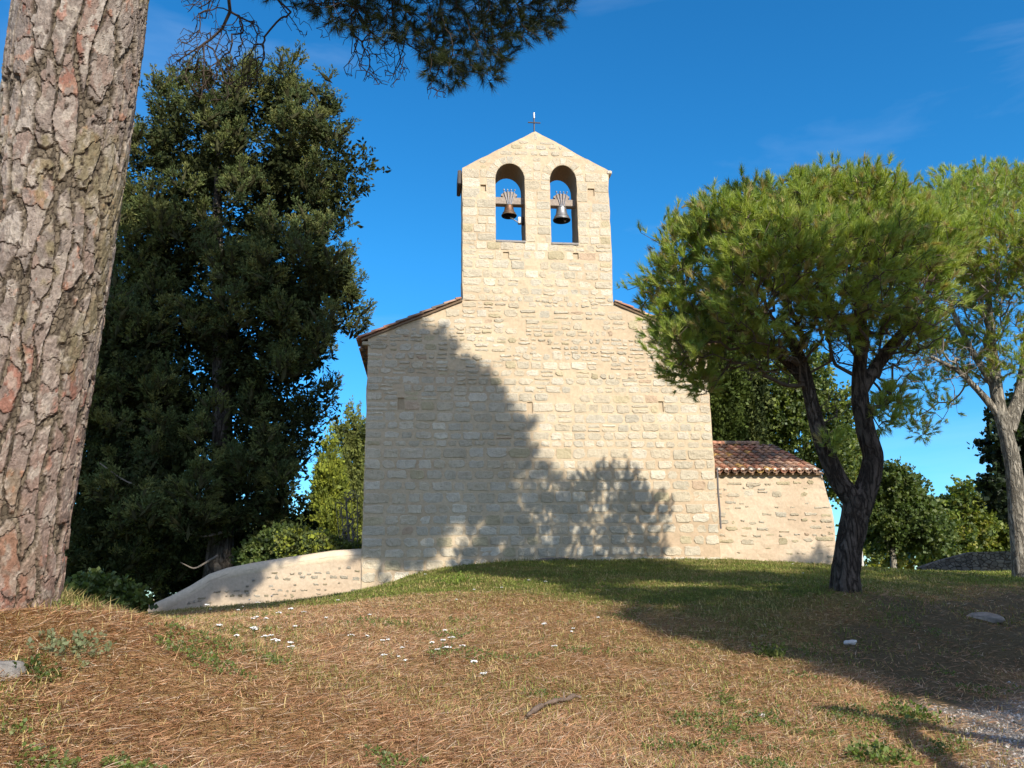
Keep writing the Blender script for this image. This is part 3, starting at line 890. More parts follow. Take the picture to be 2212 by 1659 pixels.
BRONZE = mat_flat("tarnished_bronze", (.20, .115, .075), .55, .75, 14, .45)
PATINA = mat_flat("green_patina", (.20, .20, .125), .7, .3, 18, .35)
SILVER = mat_flat("grey_bell_metal", (.30, .30, .295), .45, .75, 14, .2)
BEAM = mat_flat("bell_beam_wood", (.31, .26, .22), .85, 0, 16, .3)
DARK = mat_flat("dark_iron", (.03, .028, .026), .7, .5, 30, .3)
def bell(label, ci, px, ptop, prim, pbeam0, pbeam1, rim_px, body_mat, dark_top):
    o = OPEN[ci]; DB = .36                                     # bell axis behind the front
    s, zt = fpt(px, ptop, DB); zr = fpt(px, prim, DB)[1]
    R_ = rim_px / 2 / (FPX / depth(W(s, DB, zr))); H = zt - zr
    zb1 = fpt(px, pbeam0, DB - .10)[1]; zb0 = fpt(px, pbeam1, DB - .10)[1]
    t = thing("church_bell", label, "bell", W(s, DB, zr))
    c = W(s, DB, zr)
    prof = [(R_, 0), (R_ * .985, H * .05), (R_ * .90, H * .16), (R_ * .74, H * .32), (R_ * .64, H * .50), (R_ * .585, H * .70), (R_ * .57, H * .84), (R_ * .53, H * .93), (R_ * .40, H * .985), (R_ * .12, H * 1.0), (0.001, H)]
    inner = [(R_, 0), (R_ * .93, H * .02), (R_ * .80, H * .16), (R_ * .62, H * .36), (R_ * .50, H * .7), (R_ * .3, H * .88), (.001, H * .9)]
    g = G(); lathe(g, prof, c); lathe(g, inner[::-1], c, m=1)
    mats = [body_mat, DARK]
    if dark_top:                                             # the small bell carries a pale green lip
        pass
    b = g.build("bell_body", mats, t, True)
    for zz, rr in ((.05, 1.0), (.24, .835), (.84, .585)):
        g = G(); th = np.linspace(0, 2 * math.pi, 33)
        tube(g, np.stack([c[0] + R_ * rr * np.cos(th), c[1] + R_ * rr * np.sin(th), np.full(33, c[2] + H * zz)], 1), R_ * .03, 6, caps=False)
        g.build("moulding", PATINA if dark_top else body_mat, b, True)
    # crown loops under the headstock
    g = G()
    for k in (-1, 0, 1):
        tube(g, [W(s + k * .03, DB, zt - .01), W(s + k * .075, DB, zt + .05), W(s + k * .03, DB, zb0 + .01)], .017, 6)
    g.build("crown", body_mat, t)
    # headstock beam across the opening
    g = G(); box(g, (o[0] - .02, DB - .11, zb0), (o[1] + .02, DB + .11, zb1), m=0, frame='f', bev=.008)
    hb = g.build("headstock", BEAM, t)
    # carved crest on the beam
    cw = .235
    zc = zb1 - .002; hc = fpt(px, ptop - (27 if ci == 0 else 26), DB - .1)[1] - 0
    top = zc + .20
    pr = [(-cw * .80, zc), (-cw * .80, zc + .045), (-cw, zc + .06), (-cw, zc + .11), (-cw * .86, zc + .12), (-cw * .74, top - .04), (-cw * .4, top), (cw * .4, top), (cw * .74, top - .04), (cw * .86, zc + .12), (cw, zc + .11), (cw, zc + .06), (cw * .80, zc + .045), (cw * .80, zc)]
    g = G(); n = len(pr)
    A = np.array([W(s + a, DB - .085, z) for a, z in pr]); B = np.array([W(s + a, DB + .085, z) for a, z in pr])
    g.add(A, [tuple(range(n))]); g.add(B, [tuple(range(n))[::-1]])
    g.add(np.concatenate([A, B]), [(i, n + i, n + (i + 1) % n, (i + 1) % n) for i in range(n)])
    g.build("crest", BEAM, t)
    # four iron straps with nuts
    for k in (-1.5, -.5, .5, 1.5):
        g = G(); a = W(s + k * .105, DB - .125, top + .015); b2 = W(s + k * .032, DB - .125, zb0 - .02)
        tube(g, [a, b2], .011, 6); st = g.build("strap", STEEL, t)
        g = G(); tube(g, [W(s + k * .105, DB - .125, top + .01), W(s + k * .108, DB - .125, top + .05)], .026, 6); g.build("nut", STEEL, st)
    # clapper
    g = G(); sw = .10 if ci else .02
    tube(g, [W(s, DB, zt - .08), W(s + sw * .6, DB, zr + .08), W(s + sw, DB, zr - .005), W(s + sw * 1.1, DB, zr - .03)], [.012, .014, .034, .02], 8)
    g.build("clapper", STEEL if ci else DARK, t)
    return s, zr, R_
s1, z1_, R1 = bell("small rusty brown bell with a pale green lip hanging in the left arch", 0, 1099.4, 441.5, 467, 426.5, 441, 33, BRONZE, True)
s2, z2_, R2 = bell("larger silver grey bell hanging in the right arch of the bell gable", 1, 1212.5, 445, 476.5, 431, 445, 37.6, SILVER, False)
# striker on the jamb beside the small bell
hx, hz = fpt(1122, 478, .34)
ham = thing("bell_striker", "small grey electric striker box with hammer arm beside the rusty bell", "bell hammer", W(hx, .34, hz))
BOXM = mat_flat("grey_box", (.40, .40, .39), .5, .3, 20, .15)
g = G(); box(g, (hx - .045, .26, hz - .09), (hx + .075, .40, hz + .11), m=0, frame='f', bev=.012); g.build("housing", BOXM, ham)
g = G(); box(g, (hx + .07, .28, hz - .12), (OPEN[0][1] + .01, .38, hz + .12), m=0, frame='f', bev=.006); g.build("bracket", DARK, ham)
g = G(); tube(g, [W(hx - .04, .30, hz - .06), W(hx - .16, .33, hz + .04), W(hx - .22, .35, hz + .09)], .016, 8)
tube(g, [W(hx - .20, .345, hz + .07), W(hx - .25, .355, hz + .115)], .032, 8); g.build("hammer", STEEL, ham)

# ------------------------------------------------------------------ lean-to annex
def shed_col(s, z):
    q = np.column_stack([np.ravel(s) * .8, np.ravel(z) * 1.1, np.ones(np.size(s))])
    n = np.clip((fbm(q, 61, 4) - .4) * 4, 0, 1)[:, None]
    return np.array((.54, .435, .315)) * (1 - n) + np.array((.48, .37, .26)) * n
DS = .42                                                  # annex front behind the chapel front
sR0 = fpt(1775, 1028, DS); sR1 = fpt(1812, 1218, DS)
zE = fpt(1650, 1022, DS)[1]
annex = thing("annex", "low rubble annex with a red clay tile roof against the right side of the chapel", "building", W(6.4, DS, 1.5))
anx = [(4.97, .8), (sR1[0] + .06, .8), (sR1[0], sR1[1]), (sR1[0] - .02, sR1[1] + .6), (sR0[0] + .20, sR0[1] - .9), (sR0[0] + .06, sR0[1] - .25), (sR0[0] + .0, zE - .03), (4.97, zE + .02)]
g = G()
slab(g, anx, [], [], .55, DS, shed_col, .12, 1.2, wob=.07)
lay(g, anx, [], .9, zE - .03, lambda z, s: dict(h=(.12, .24), w=(1.1, 2.8), gap=(.05, .11), drop=.12, shrink=.17, rough=.030, corner=.09, proud=(.008, .026), wave=.03, jz=.035, split=.2, old=2.5, tone=.86, soft=.012), DS, 1, .04, 1.2)
g.build("front_wall", [MORTAR, STONE], annex)
g = G(); box(g, (sR0[0] - .42, DS + .55, .6), (sR0[0] + .02, DS + 3.2, zE - .15), (.5, .4, .28), 0, 'f'); g.build("end_wall", WALLM, annex)
# roof, rising away from the front
RL = 3.05; rise = 1.22
v = unit(UD * RL + np.array([0, 0, rise])); u = US; n_ = np.cross(u, v); n_ = n_ if n_[2] > 0 else -n_
o = W(5.02, DS - .10, zE - .03); Ls = math.hypot(RL, rise)
g = G(); tile_roof(g, o, u, v, n_, sR0[0] - 5.02 + .02, Ls, .236, .34, .095, 8, 1.6)
b = [o, o + u * (sR0[0] - 5.0), o + u * (sR0[0] - 5.0) + v * Ls, o + v * Ls]
g.add(np.array([p + n_ * .012 for p in b] + [p - n_ * .03 for p in b]), [(0, 1, 2, 3), (7, 6, 5, 4), (0, 4, 5, 1), (1, 5, 6, 2), (2, 6, 7, 3), (3, 7, 4, 0)], (.30, .2, .13))
# white mortar plugs between the eave tiles
for k in range(int((sR0[0] - 5.02) / .236)):
    c = o + u * ((k + .5) * .236 + .02) + v * .0 + n_ * .13
    bb = []
    for i in range(8): bb.append(c + u * math.cos(i * math.pi / 4) * .055 + n_ * math.sin(i * math.pi / 4) * .035 - v * .01)
    g.add(np.array(bb + [c - v * .035]), [(i, (i + 1) % 8, 8) for i in range(8)], (.66, .6, .52))
rf = g.build("roof", TILE, annex)
g = G()
for k in range(7):                                         # ridge tiles bedded in mortar
    a = o + v * (Ls + .02) + u * (.02 + k * .38) + n_ * .10
    th = np.linspace(0, math.pi, 8); P = []
    for e, rr in ((0, .11), (.41, .10)):
        for t in th: P.append(a + u * e + UD * math.cos(t) * rr + np.array([0, 0, math.sin(t) * rr]))
    g.add(np.array(P), [(i, i + 1, 9 + i, 8 + i) for i in range(7)], tile_col())
g.build("ridge_tiles", TILE, rf)
g = G(); e = o + v * (Ls - .04); box_v = [e + n_ * .03, e + u * 2.6 + n_ * .03, e + u * 2.6 + n_ * .16 + v * .1, e + n_ * .16 + v * .1]
g.add(np.array(box_v + [p + v * .12 for p in box_v]), [(0, 1, 2, 3), (4, 7, 6, 5), (0, 4, 5, 1), (3, 2, 6, 7), (1, 5, 6, 2), (0, 3, 7, 4)], (.62, .5, .38)); g.build("ridge_bedding", MORTAR, rf)
g = G()
pp = [fpt(1549, 1010, .2), fpt(1551, 1060, .2), fpt(1555, 1105, .2), fpt(1557, 1142, .2)]
tube(g, [W(max(a, 4.99) + .0, .2, z) for a, z in pp], .028, 8); g.build("drainpipe", mat_flat("grey_pipe", (.13, .125, .13), .6, 0, 20, .2), annex)

# ------------------------------------------------------------------ low wall on the left
DW = .05
wt = [(784, 1198), (720, 1202), (660, 1211), (600, 1220), (540, 1230), (490, 1240), (455, 1252), (415, 1277), (375, 1298), (322, 1322)]
top = [fpt(x, y, DW) for x, y in wt]
wl = [(FAC['L'] + .0, .2)] + [(FAC['L'], top[0][1])] + top[1:] + [(top[-1][0] - .1, .05)]
wl = wl[::-1]
lw = thing("low_wall", "low rubble wall with a rounded plaster top sloping down left of the chapel", "wall", W(-7.2, DW, .8))
g = G()
slab(g, wl, [], [], .42, DW, lambda s, z: shed_col(s, z) * .95, .12, 1.0, wob=.05)
inner = [(s, z - .13) for s, z in wl]
lay(g, inner, [], .3, 2.1, lambda z, s: dict(h=(.11, .19), w=(.8, 2.0), gap=(.035, .08), drop=.16, shrink=.20, rough=.028, corner=.08, proud=(.008, .022), wave=.03, jz=.03, split=.15, old=1.0, tone=.62, soft=.012), DW, 1, .04, 1.0)
g.build("wall_body", [MORTAR, STONE], lw)
g = G()
cp = []
for a, z in top: cp.append(W(a, DW + .2, z - .055))
tube(g, cp, .215, 12, (.60, .49, .345), 0, True, .55 if False else 1.0)
v_ = g.v[0]
g.build("coping", MORTAR, lw, True)

# ------------------------------------------------------------------ trees
def lobes_px(L, y, dy=0.0, k=1.0):
    """crown lobes given as (pixel x, pixel y, pixel radius[, distance]) to world spheres (centre, radius)"""
    out = []
    for q in L:
        yy = q[3] if len(q) > 3 else y + random.uniform(-dy, dy)
        c = at(q[0], q[1], yy)
        out.append((c, k * q[2] * depth(c) / FPX))
    return out

def sample_lobes(L, n, shell=0.55, squash=1.0, low=0.35):
    """points in a union of spheres, gathered towards the outside of the whole crown"""
    C_ = np.array([c for c, r in L]); R_ = np.array([r for c, r in L])
    wt = R_ ** 2.2; wt /= wt.sum()
    out = []; nd = []
    while sum(len(o) for o in out) < n:
        m = n * 2
        i = RNG.choice(len(L), m, p=wt)
        d = unit(RNG.normal(size=(m, 3)))
        rr = RNG.uniform(shell ** 3, 1, m) ** (1 / 3)
        p = C_[i] + d * (R_[i] * rr)[:, None] * np.array([1, 1, squash])
        keep = RNG.uniform(size=m) < np.where(d[:, 2] < -.2, low, 1)
        # drop what lies deep inside another lobe
        dd = np.linalg.norm(p[:, None] - C_[None], axis=2) / R_[None]
        keep &= (dd.min(1) > shell * .8) | (RNG.uniform(size=m) < .12)
        out.append(p[keep]); nd.append(d[keep])
    return np.concatenate(out)[:n], np.concatenate(nd)[:n]

def boughs_of(L, n, r0, r1, stretch=2.2, shell=.75, up=.35, low=.6, squash=1.0):
    """break a crown into separate boughs: short tapering chains of spheres pointing outwards"""
    P, D = sample_lobes(L, n, shell, squash, low)
    D = unit(D * np.array([1, 1, .6]) + np.array([0, 0, up]) + RNG.normal(size=D.shape) * .25)
    out = []
    for p, d in zip(P, D):
        r = RNG.uniform(r0, r1)
        for k, f in ((-.35, 1.0), (.25, .82), (.8, .55), (1.15, .3)):
            out.append((p + d * r * stretch * k * .5, r * f))
    return out

def skeleton(limbs, tips, step=.28, bias=.25, jitter=.05, sag=0.0):
    """branch tree: every tip joins the nearest older branch; returns nodes, parents"""
    pos = []; par = []; plen = []
    for pts, pj in limbs:                                   # limb polylines, each starting at an existing node index or -1
        prev = pj if not isinstance(pj, tuple) else None
        if prev is None:
            A = np.array(pos); prev = int(np.argmin(((A - np.array(pj)) ** 2).sum(1)))
        for p in pts:
            pos.append(np.array(p, float)); par.append(prev)
            plen.append(0 if prev < 0 else plen[prev] + np.linalg.norm(pos[-1] - pos[prev])); prev = len(pos) - 1
    root = pos[0]
    order = np.argsort(((tips - np.mean([p for p in pos], 0)) ** 2).sum(1))
    cap = len(pos) + len(tips) * 14
    A = np.full((cap, 3), 1e6); PL = np.zeros(cap); n = len(pos)
    A[:n] = pos; PL[:n] = plen
    tipid = np.zeros(len(tips), int)
    for k in order:
        t = tips[k]
        d = np.sqrt(((A[:n] - t) ** 2).sum(1))
        j = int(np.argmin(d + bias * PL[:n]))
        L = d[j]; m = max(1, int(L / step))
        m = min(m, 12)
        a = A[j].copy(); prev = j
        side = RNG.normal(size=3) * jitter * L
        for q in range(1, m + 1):
            u = q / m
            p = a + (t - a) * u + side * math.sin(u * math.pi) - np.array([0, 0, sag * L * math.sin(u * math.pi)])
            if n >= cap: break
            A[n] = p; par.append(prev); PL[n] = PL[prev] + L / m; prev = n; n += 1
        tipid[k] = prev
    return A[:n], np.array(par), tipid

def branch_mesh(g, A, par, r_tip=.006, power=2.3, rmax=1.0, col=(1, 1, 1), skip=0, rmin_thick=0.0, seg=5):
    n = len(A); w = np.zeros(n)
    child = np.zeros(n, int)
    for i in range(n):
        if par[i] >= 0: child[par[i]] += 1
    w[child == 0] = r_tip ** power
    for i in range(n - 1, 0, -1):
        if par[i] >= 0: w[par[i]] += w[i]
    r = np.minimum(np.maximum(w, r_tip ** power) ** (1 / power), rmax)
    idx = np.arange(n)[(par >= 0) & (np.arange(n) >= skip)]
    a = A[par[idx]]; b = A[idx]; ra = np.minimum(r[par[idx]], r[idx] * 1.25); rb = r[idx]
    T = unit(b - a); ref = np.where(np.abs(T[:, 2:3]) < .9, np.array([0, 0, 1.0]), np.array([1.0, 0, 0]))
    x = unit(np.cross(T, ref)); y = np.cross(T, x)
    th = np.linspace(0, 2 * math.pi, seg, endpoint=False)
    ringa = a[:, None] + ra[:, None, None] * (np.cos(th)[None, :, None] * x[:, None] + np.sin(th)[None, :, None] * y[:, None])
    bb = b + T * (rb * .3)[:, None]
    ringb = bb[:, None] + rb[:, None, None] * (np.cos(th)[None, :, None] * x[:, None] + np.sin(th)[None, :, None] * y[:, None])
    v = np.concatenate([ringa, ringb], 1).reshape(-1, 3)
    k = np.arange(seg); k2 = (k + 1) % seg
    f = np.stack([k, k2, k2 + seg, k + seg], 1)
    F = (f[None] + (np.arange(len(idx)) * 2 * seg)[:, None, None]).reshape(-1, 4)
    g.add(v, F, col)
    return r

def needle_tufts(g, P, D, per, length, width, cols, spread=(.25, 1.1), stem=.10, bend=.0):
    """pine shoots: needles as slim triangles springing from a short stem"""
    n = len(P); N = n * per
    p = np.repeat(P, per, 0); d = np.repeat(unit(D), per, 0)
    u = RNG.uniform(0, 1, N)
    o = p + d * (u * stem)[:, None]
    r = unit(np.cross(d, RNG.normal(size=(N, 3))))
    ang = RNG.uniform(spread[0], spread[1], N) * (1.15 - .5 * u)
    dd = unit(d * np.cos(ang)[:, None] + r * np.sin(ang)[:, None] + np.array([0, 0, -bend]))
    L = length * RNG.uniform(.7, 1.15, N)
    sd = unit(np.cross(dd, RNG.normal(size=(N, 3)))) * (width * .5)
    v = np.stack([o - sd, o + sd, o + dd * L[:, None]], 1).reshape(-1, 3)
    ci = np.repeat(RNG.integers(0, len(cols), n), per)
    c = np.asarray(cols)[ci] * RNG.uniform(.75, 1.25, (N, 1))
    g.add(v, np.arange(N * 3).reshape(-1, 3), np.repeat(c, 3, 0))

def leaf_sprays(g, P, D, per, size, slen, cols, flat=.5, ratio=.42, tip_bias=0.0):
    """leafy twigs: pointed diamonds set along a short stem"""
    n = len(P); N = n * per
    p = np.repeat(P, per, 0); d = np.repeat(unit(D), per, 0)
    u = RNG.uniform(0, 1, N)
    wob = RNG.normal(size=(N, 3)) * slen * .12
    o = p + d * (u * slen)[:, None] + wob
    dd = unit(d * .7 + RNG.normal(size=(N, 3)) * flat)
    s = size * RNG.uniform(.6, 1.25, N)
    sd = unit(np.cross(dd, RNG.normal(size=(N, 3)))) * (s * ratio)[:, None]
    mid = o + dd * (s * .45)[:, None]
    v = np.stack([o, mid + sd, o + dd * s[:, None], mid - sd], 1).reshape(-1, 4, 3)
    ci = np.repeat(RNG.integers(0, len(cols), n), per)
    c = np.asarray(cols)[ci] * RNG.uniform(.7, 1.3, (N, 1))
    g.add(v.reshape(-1, 3), np.arange(N * 4).reshape(-1, 4), np.repeat(c, 4, 0))

PINE_COLS = [(.30, .385, .08), (.345, .425, .09), (.25, .345, .08), (.385, .435, .10), (.21, .29, .08), (.35, .40, .085), (.32, .38, .08), (.40, .33, .14)]
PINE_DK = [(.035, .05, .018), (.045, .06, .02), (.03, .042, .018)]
CYP_COLS = [(.100, .128, .046), (.130, .150, .050), (.082, .108, .042), (.155, .165, .058), (.068, .092, .040)]
THUJA = [(.20, .23, .035), (.23, .25, .038), (.17, .205, .035), (.15, .18, .045)]
LEAFD = [(.085, .125, .032), (.105, .145, .036), (.07, .105, .032), (.125, .155, .042)]
LEAFY = [(.18, .225, .04), (.21, .24, .042), (.15, .195, .04), (.24, .235, .048)]

def trunk_tube(name, pts, rad, mat, parent, seg=14, wob=.04):
    g = G(); P = []; R_ = []
    pts = np.array(pts, float); n = len(pts)
    t = np.linspace(0, n - 1, n * 6)
    for k in range(3): P.append(np.interp(t, np.arange(n), pts[:, k]))
    P = np.array(P).T
    for _ in range(3): P[1:-1] = (P[:-2] + 2 * P[1:-1] + P[2:]) / 4
    R_ = np.interp(t, np.arange(n), rad)
    tube(g, P, R_, seg)
    v = g.v[0]; c = np.repeat(P, seg, 0)
    f = 1 + (fbm(v * 3.0, 81, 3) - .5)[:, None] * wob * 6
    g.v[0] = c + (v - c) * f
    return g.build(name, mat, parent, True), P

def px_path(L, y0, y1=None):
    """trunk path from (pixel x, pixel y, pixel width[, distance])"""
    pts = []; rad = []
    for k, q in enumerate(L):
        y = q[3] if len(q) > 3 else y0 + ((y1 if y1 is not None else y0) - y0) * k / max(1, len(L) - 1)
        p = at(q[0], q[1], y); pts.append(p); rad.append(q[2] / 2 * depth(p) / FPX)
    return pts, rad

# ---- the forked umbrella pine on the lawn
def umbrella_pine(name, label, y, trunks, lobes, ntips, tuft, tw, low, blobes=(), cols=PINE_COLS, bark=BARK_D, twig=TWIG, wisps=None, nbare=0, per=46):
    b = at(trunks[0][0][0], trunks[0][0][1], y)
    t = thing(name, label, "tree", b)
    limbs = []
    for k, L in enumerate(trunks):
        pts, rad = px_path(L, y)
        if k == 0: pts[0] = pts[0] - np.array([0, 0, .25])
        o, P = trunk_tube("trunk" if k == 0 else "limb", pts, rad, bark, t, 12)
        limbs.append((list(P[::3]), -1 if not limbs else tuple(P[0])))
    Ls = lobes_px(lobes, y)
    sc_, sd_ = sample_lobes(Ls, ntips // 7, .62, .92, low)
    rep_ = RNG.integers(0, len(sc_), ntips)
    tips = sc_[rep_] + RNG.normal(size=(ntips, 3)) * tuft * np.array([.95, .95, .8]); dr = sd_[rep_]
    t3, d3 = sample_lobes(Ls, ntips // 6, .2, .92, .9)
    tips = np.concatenate([tips, t3]); dr = np.concatenate([dr, d3])
    if wisps:
        Lw = lobes_px(wisps, y, .6)
        t2, d2 = sample_lobes(Lw, int(sum(q[2] for q in wisps) * 1.0), .2, .8, .9)
        tips = np.concatenate([tips, t2]); dr = np.concatenate([dr, d2])
    bare = np.zeros((0, 3))
    if nbare:
        Lb = [(c - np.array([0, 0, r * .25]), r * .8) for c, r in Ls]
        Lb += [q for q in lobes_px(blobes, y, .9)] * 2
        bare, _ = sample_lobes(Lb, nbare, .1, .7, 2.0)
    A, par, tid = skeleton(limbs, np.concatenate([tips, bare]) if nbare else tips, .30, .22, .07, .03)
    nl = sum(len(l[0]) for l in limbs)
    g = G(); branch_mesh(g, A, par, .0050, 2.45, .075, (1, 1, 1), nl)
    g.build("branches", twig, t)
    d = unit(dr * .75 + np.array([0, -.05, .65]) + RNG.normal(size=dr.shape) * .25)
    g = G()
    needle_tufts(g, tips, d, per, tuft, tw, cols, (.15, .85), tuft * .9)
    # a second, smaller shoot beside each
    off = RNG.normal(size=tips.shape) * tuft * .45
    needle_tufts(g, tips + off, unit(d + RNG.normal(size=d.shape) * .6), int(per * .5), tuft * .8, tw, cols, (.2, 1.0), tuft * .6)
    g.build("crown", NEEDLE, t)
    return t

lobA = [(1520,590,105,12.6),(1470,670,75,12.8),(1600,520,110,12.2),(1720,485,110,12.6),(1850,480,110,12.8),(1955,530,100,12.8),(1690,580,130,11.6),(1830,580,130,11.8),
        (1640,650,90,11.8),(1560,690,80,12.6),(1780,660,90,12.0),(1940,620,95,12.6),(1470,550,65,13.4),(1650,480,90,14.0),(1800,465,100,14.4),(1930,500,95,14.2),(1500,740,50,12.4),(1470,770,40,12.3),(1870,680,60,13.0),(1650,765,45,12.6),(1720,770,40,13.4),(1900,745,50,13.4),(1965,735,45,12.8),(1800,720,45,14.2),(1560,760,45,13.2),(1440,600,50,13),(1990,600,70,13),(2015,560,65,13.2),(2020,500,55,13.6),(2005,645,55,13)]
umbrella_pine("umbrella_pine", "umbrella pine with a dark forked trunk growing in front of the tiled annex", 13.0,
    [[(1823,1278,74),(1826,1240,62),(1833,1180,56),(1848,1110,60),(1856,1080,64)],
     [(1850,1090,48),(1812,1040,40),(1786,985,37),(1768,930,33),(1752,865,29),(1738,800,24),(1715,740,24),(1680,690,18)],
     [(1860,1085,52),(1880,1030,46),(1888,985,43),(1872,935,40),(1858,880,37),(1856,810,31),(1862,740,28),(1860,660,18)],
     [(1856,850,30),(1900,780,28),(1945,725,24),(1985,680,16)],
     [(1742,830,22),(1690,770,20),(1630,730,14),(1570,700,9)]],
    lobA, 4300, .150, .0105, .40, [(1640,770,75),(1700,800,65),(1880,760,85),(1950,780,85),(1990,700,80),(1800,740,75),(1930,850,55),(1560,770,65),(1480,800,40),(1500,840,32),(2020,640,60),(1790,880,60)], wisps=[(1480,800,45),(1520,830,35),(1450,720,40),(1960,700,40),(1900,900,35),(1790,960,25),(1930,860,30)], nbare=2100, per=54)
lobB = [(2015,470,55,18.5),(2030,560,62,18),(1995,600,45,18),(2050,420,45,20),(2060,480,70,19.5),(2110,450,75,19),(2170,440,75,20),(2230,470,90,20),(2300,500,110,20),(2100,540,80,18.5),(2180,560,90,18.5),(2270,590,100,19),(2060,580,55,20),(2130,420,60,21.5),(2230,420,70,21.5),(2080,640,50,20),(2350,560,120,20),(2160,650,60,20)]
umbrella_pine("umbrella_pine", "umbrella pine with a straight pale grey trunk at the right edge of the lawn", 20.0,
    [[(2209,1252,42),(2203,1180,36),(2196,1090,34),(2188,1000,32),(2172,930,30),(2160,890,27),(2150,830,26),(2142,750,20),(2136,660,14),(2132,560,9)],
     [(2182,930,24),(2200,880,18),(2225,820,15),(2260,740,11),(2290,650,8)],
     [(2160,900,18),(2120,850,14),(2070,800,10),(2010,770,7)],
     [(2150,840,16),(2100,760,12),(2060,680,9),(2040,600,6)],
     [(2170,920,20),(2200,850,16),(2215,760,12),(2220,650,9)]],
    lobB, 3000, .19, .0140, .40, [(2050,700,80),(2100,650,80),(2060,780,60),(2180,700,80),(2020,640,70),(2120,780,60)], bark=BARK_L, twig=TWIG_G, wisps=[(2060,760,55),(2010,820,45,23),(2120,800,45),(2040,880,35,23),(1960,900,35,23.5),(2150,720,60),(1990,740,50),(2190,780,50),(1990,930,25,23.5)], nbare=1200, per=42)

# ---- the old pine on the left, its overhanging boughs and its high crown
old_b = at(-8, 1303, 5.2)
old = thing("old_pine", "old pine with a thick flaking pink grey trunk on the mound, left edge", "tree", old_b)
def old_trunk():
    key = [(-18, 1330, 5.2, 290), (-18, 1300, 5.2, 277), (12, 1100, 5.08, 274), (57, 830, 4.93, 273), (97, 580, 4.79, 272), (136, 330, 4.66, 271), (180, 0, 4.48, 270), (205, -200, 4.38, 268)]
    P = []; R_ = []
    for x, y, d, wpx in key:
        p = at(x, y, d); P.append(p); R_.append(wpx / 2 * depth(p) / FPX * .945)
    P[0] = P[1] - (P[2] - P[1]) / np.linalg.norm(P[2] - P[1]) * .35; R_[0] = R_[1] * 1.06
    for q in ((-1.2, 4.4, 8.0, .34), (-.4, 5.0, 10.5, .29), (.7, 6.2, 13.0, .22), (1.8, 7.2, 15.5, .14), (2.6, 7.8, 17.5, .06)):
        P.append(np.array(q[:3])); R_.append(q[3])
    P = np.array(P); R_ = np.array(R_)
    s = np.concatenate([[0], np.cumsum(np.linalg.norm(np.diff(P, axis=0), axis=1))])
    return P, R_, s
OP, OR, OS = old_trunk()
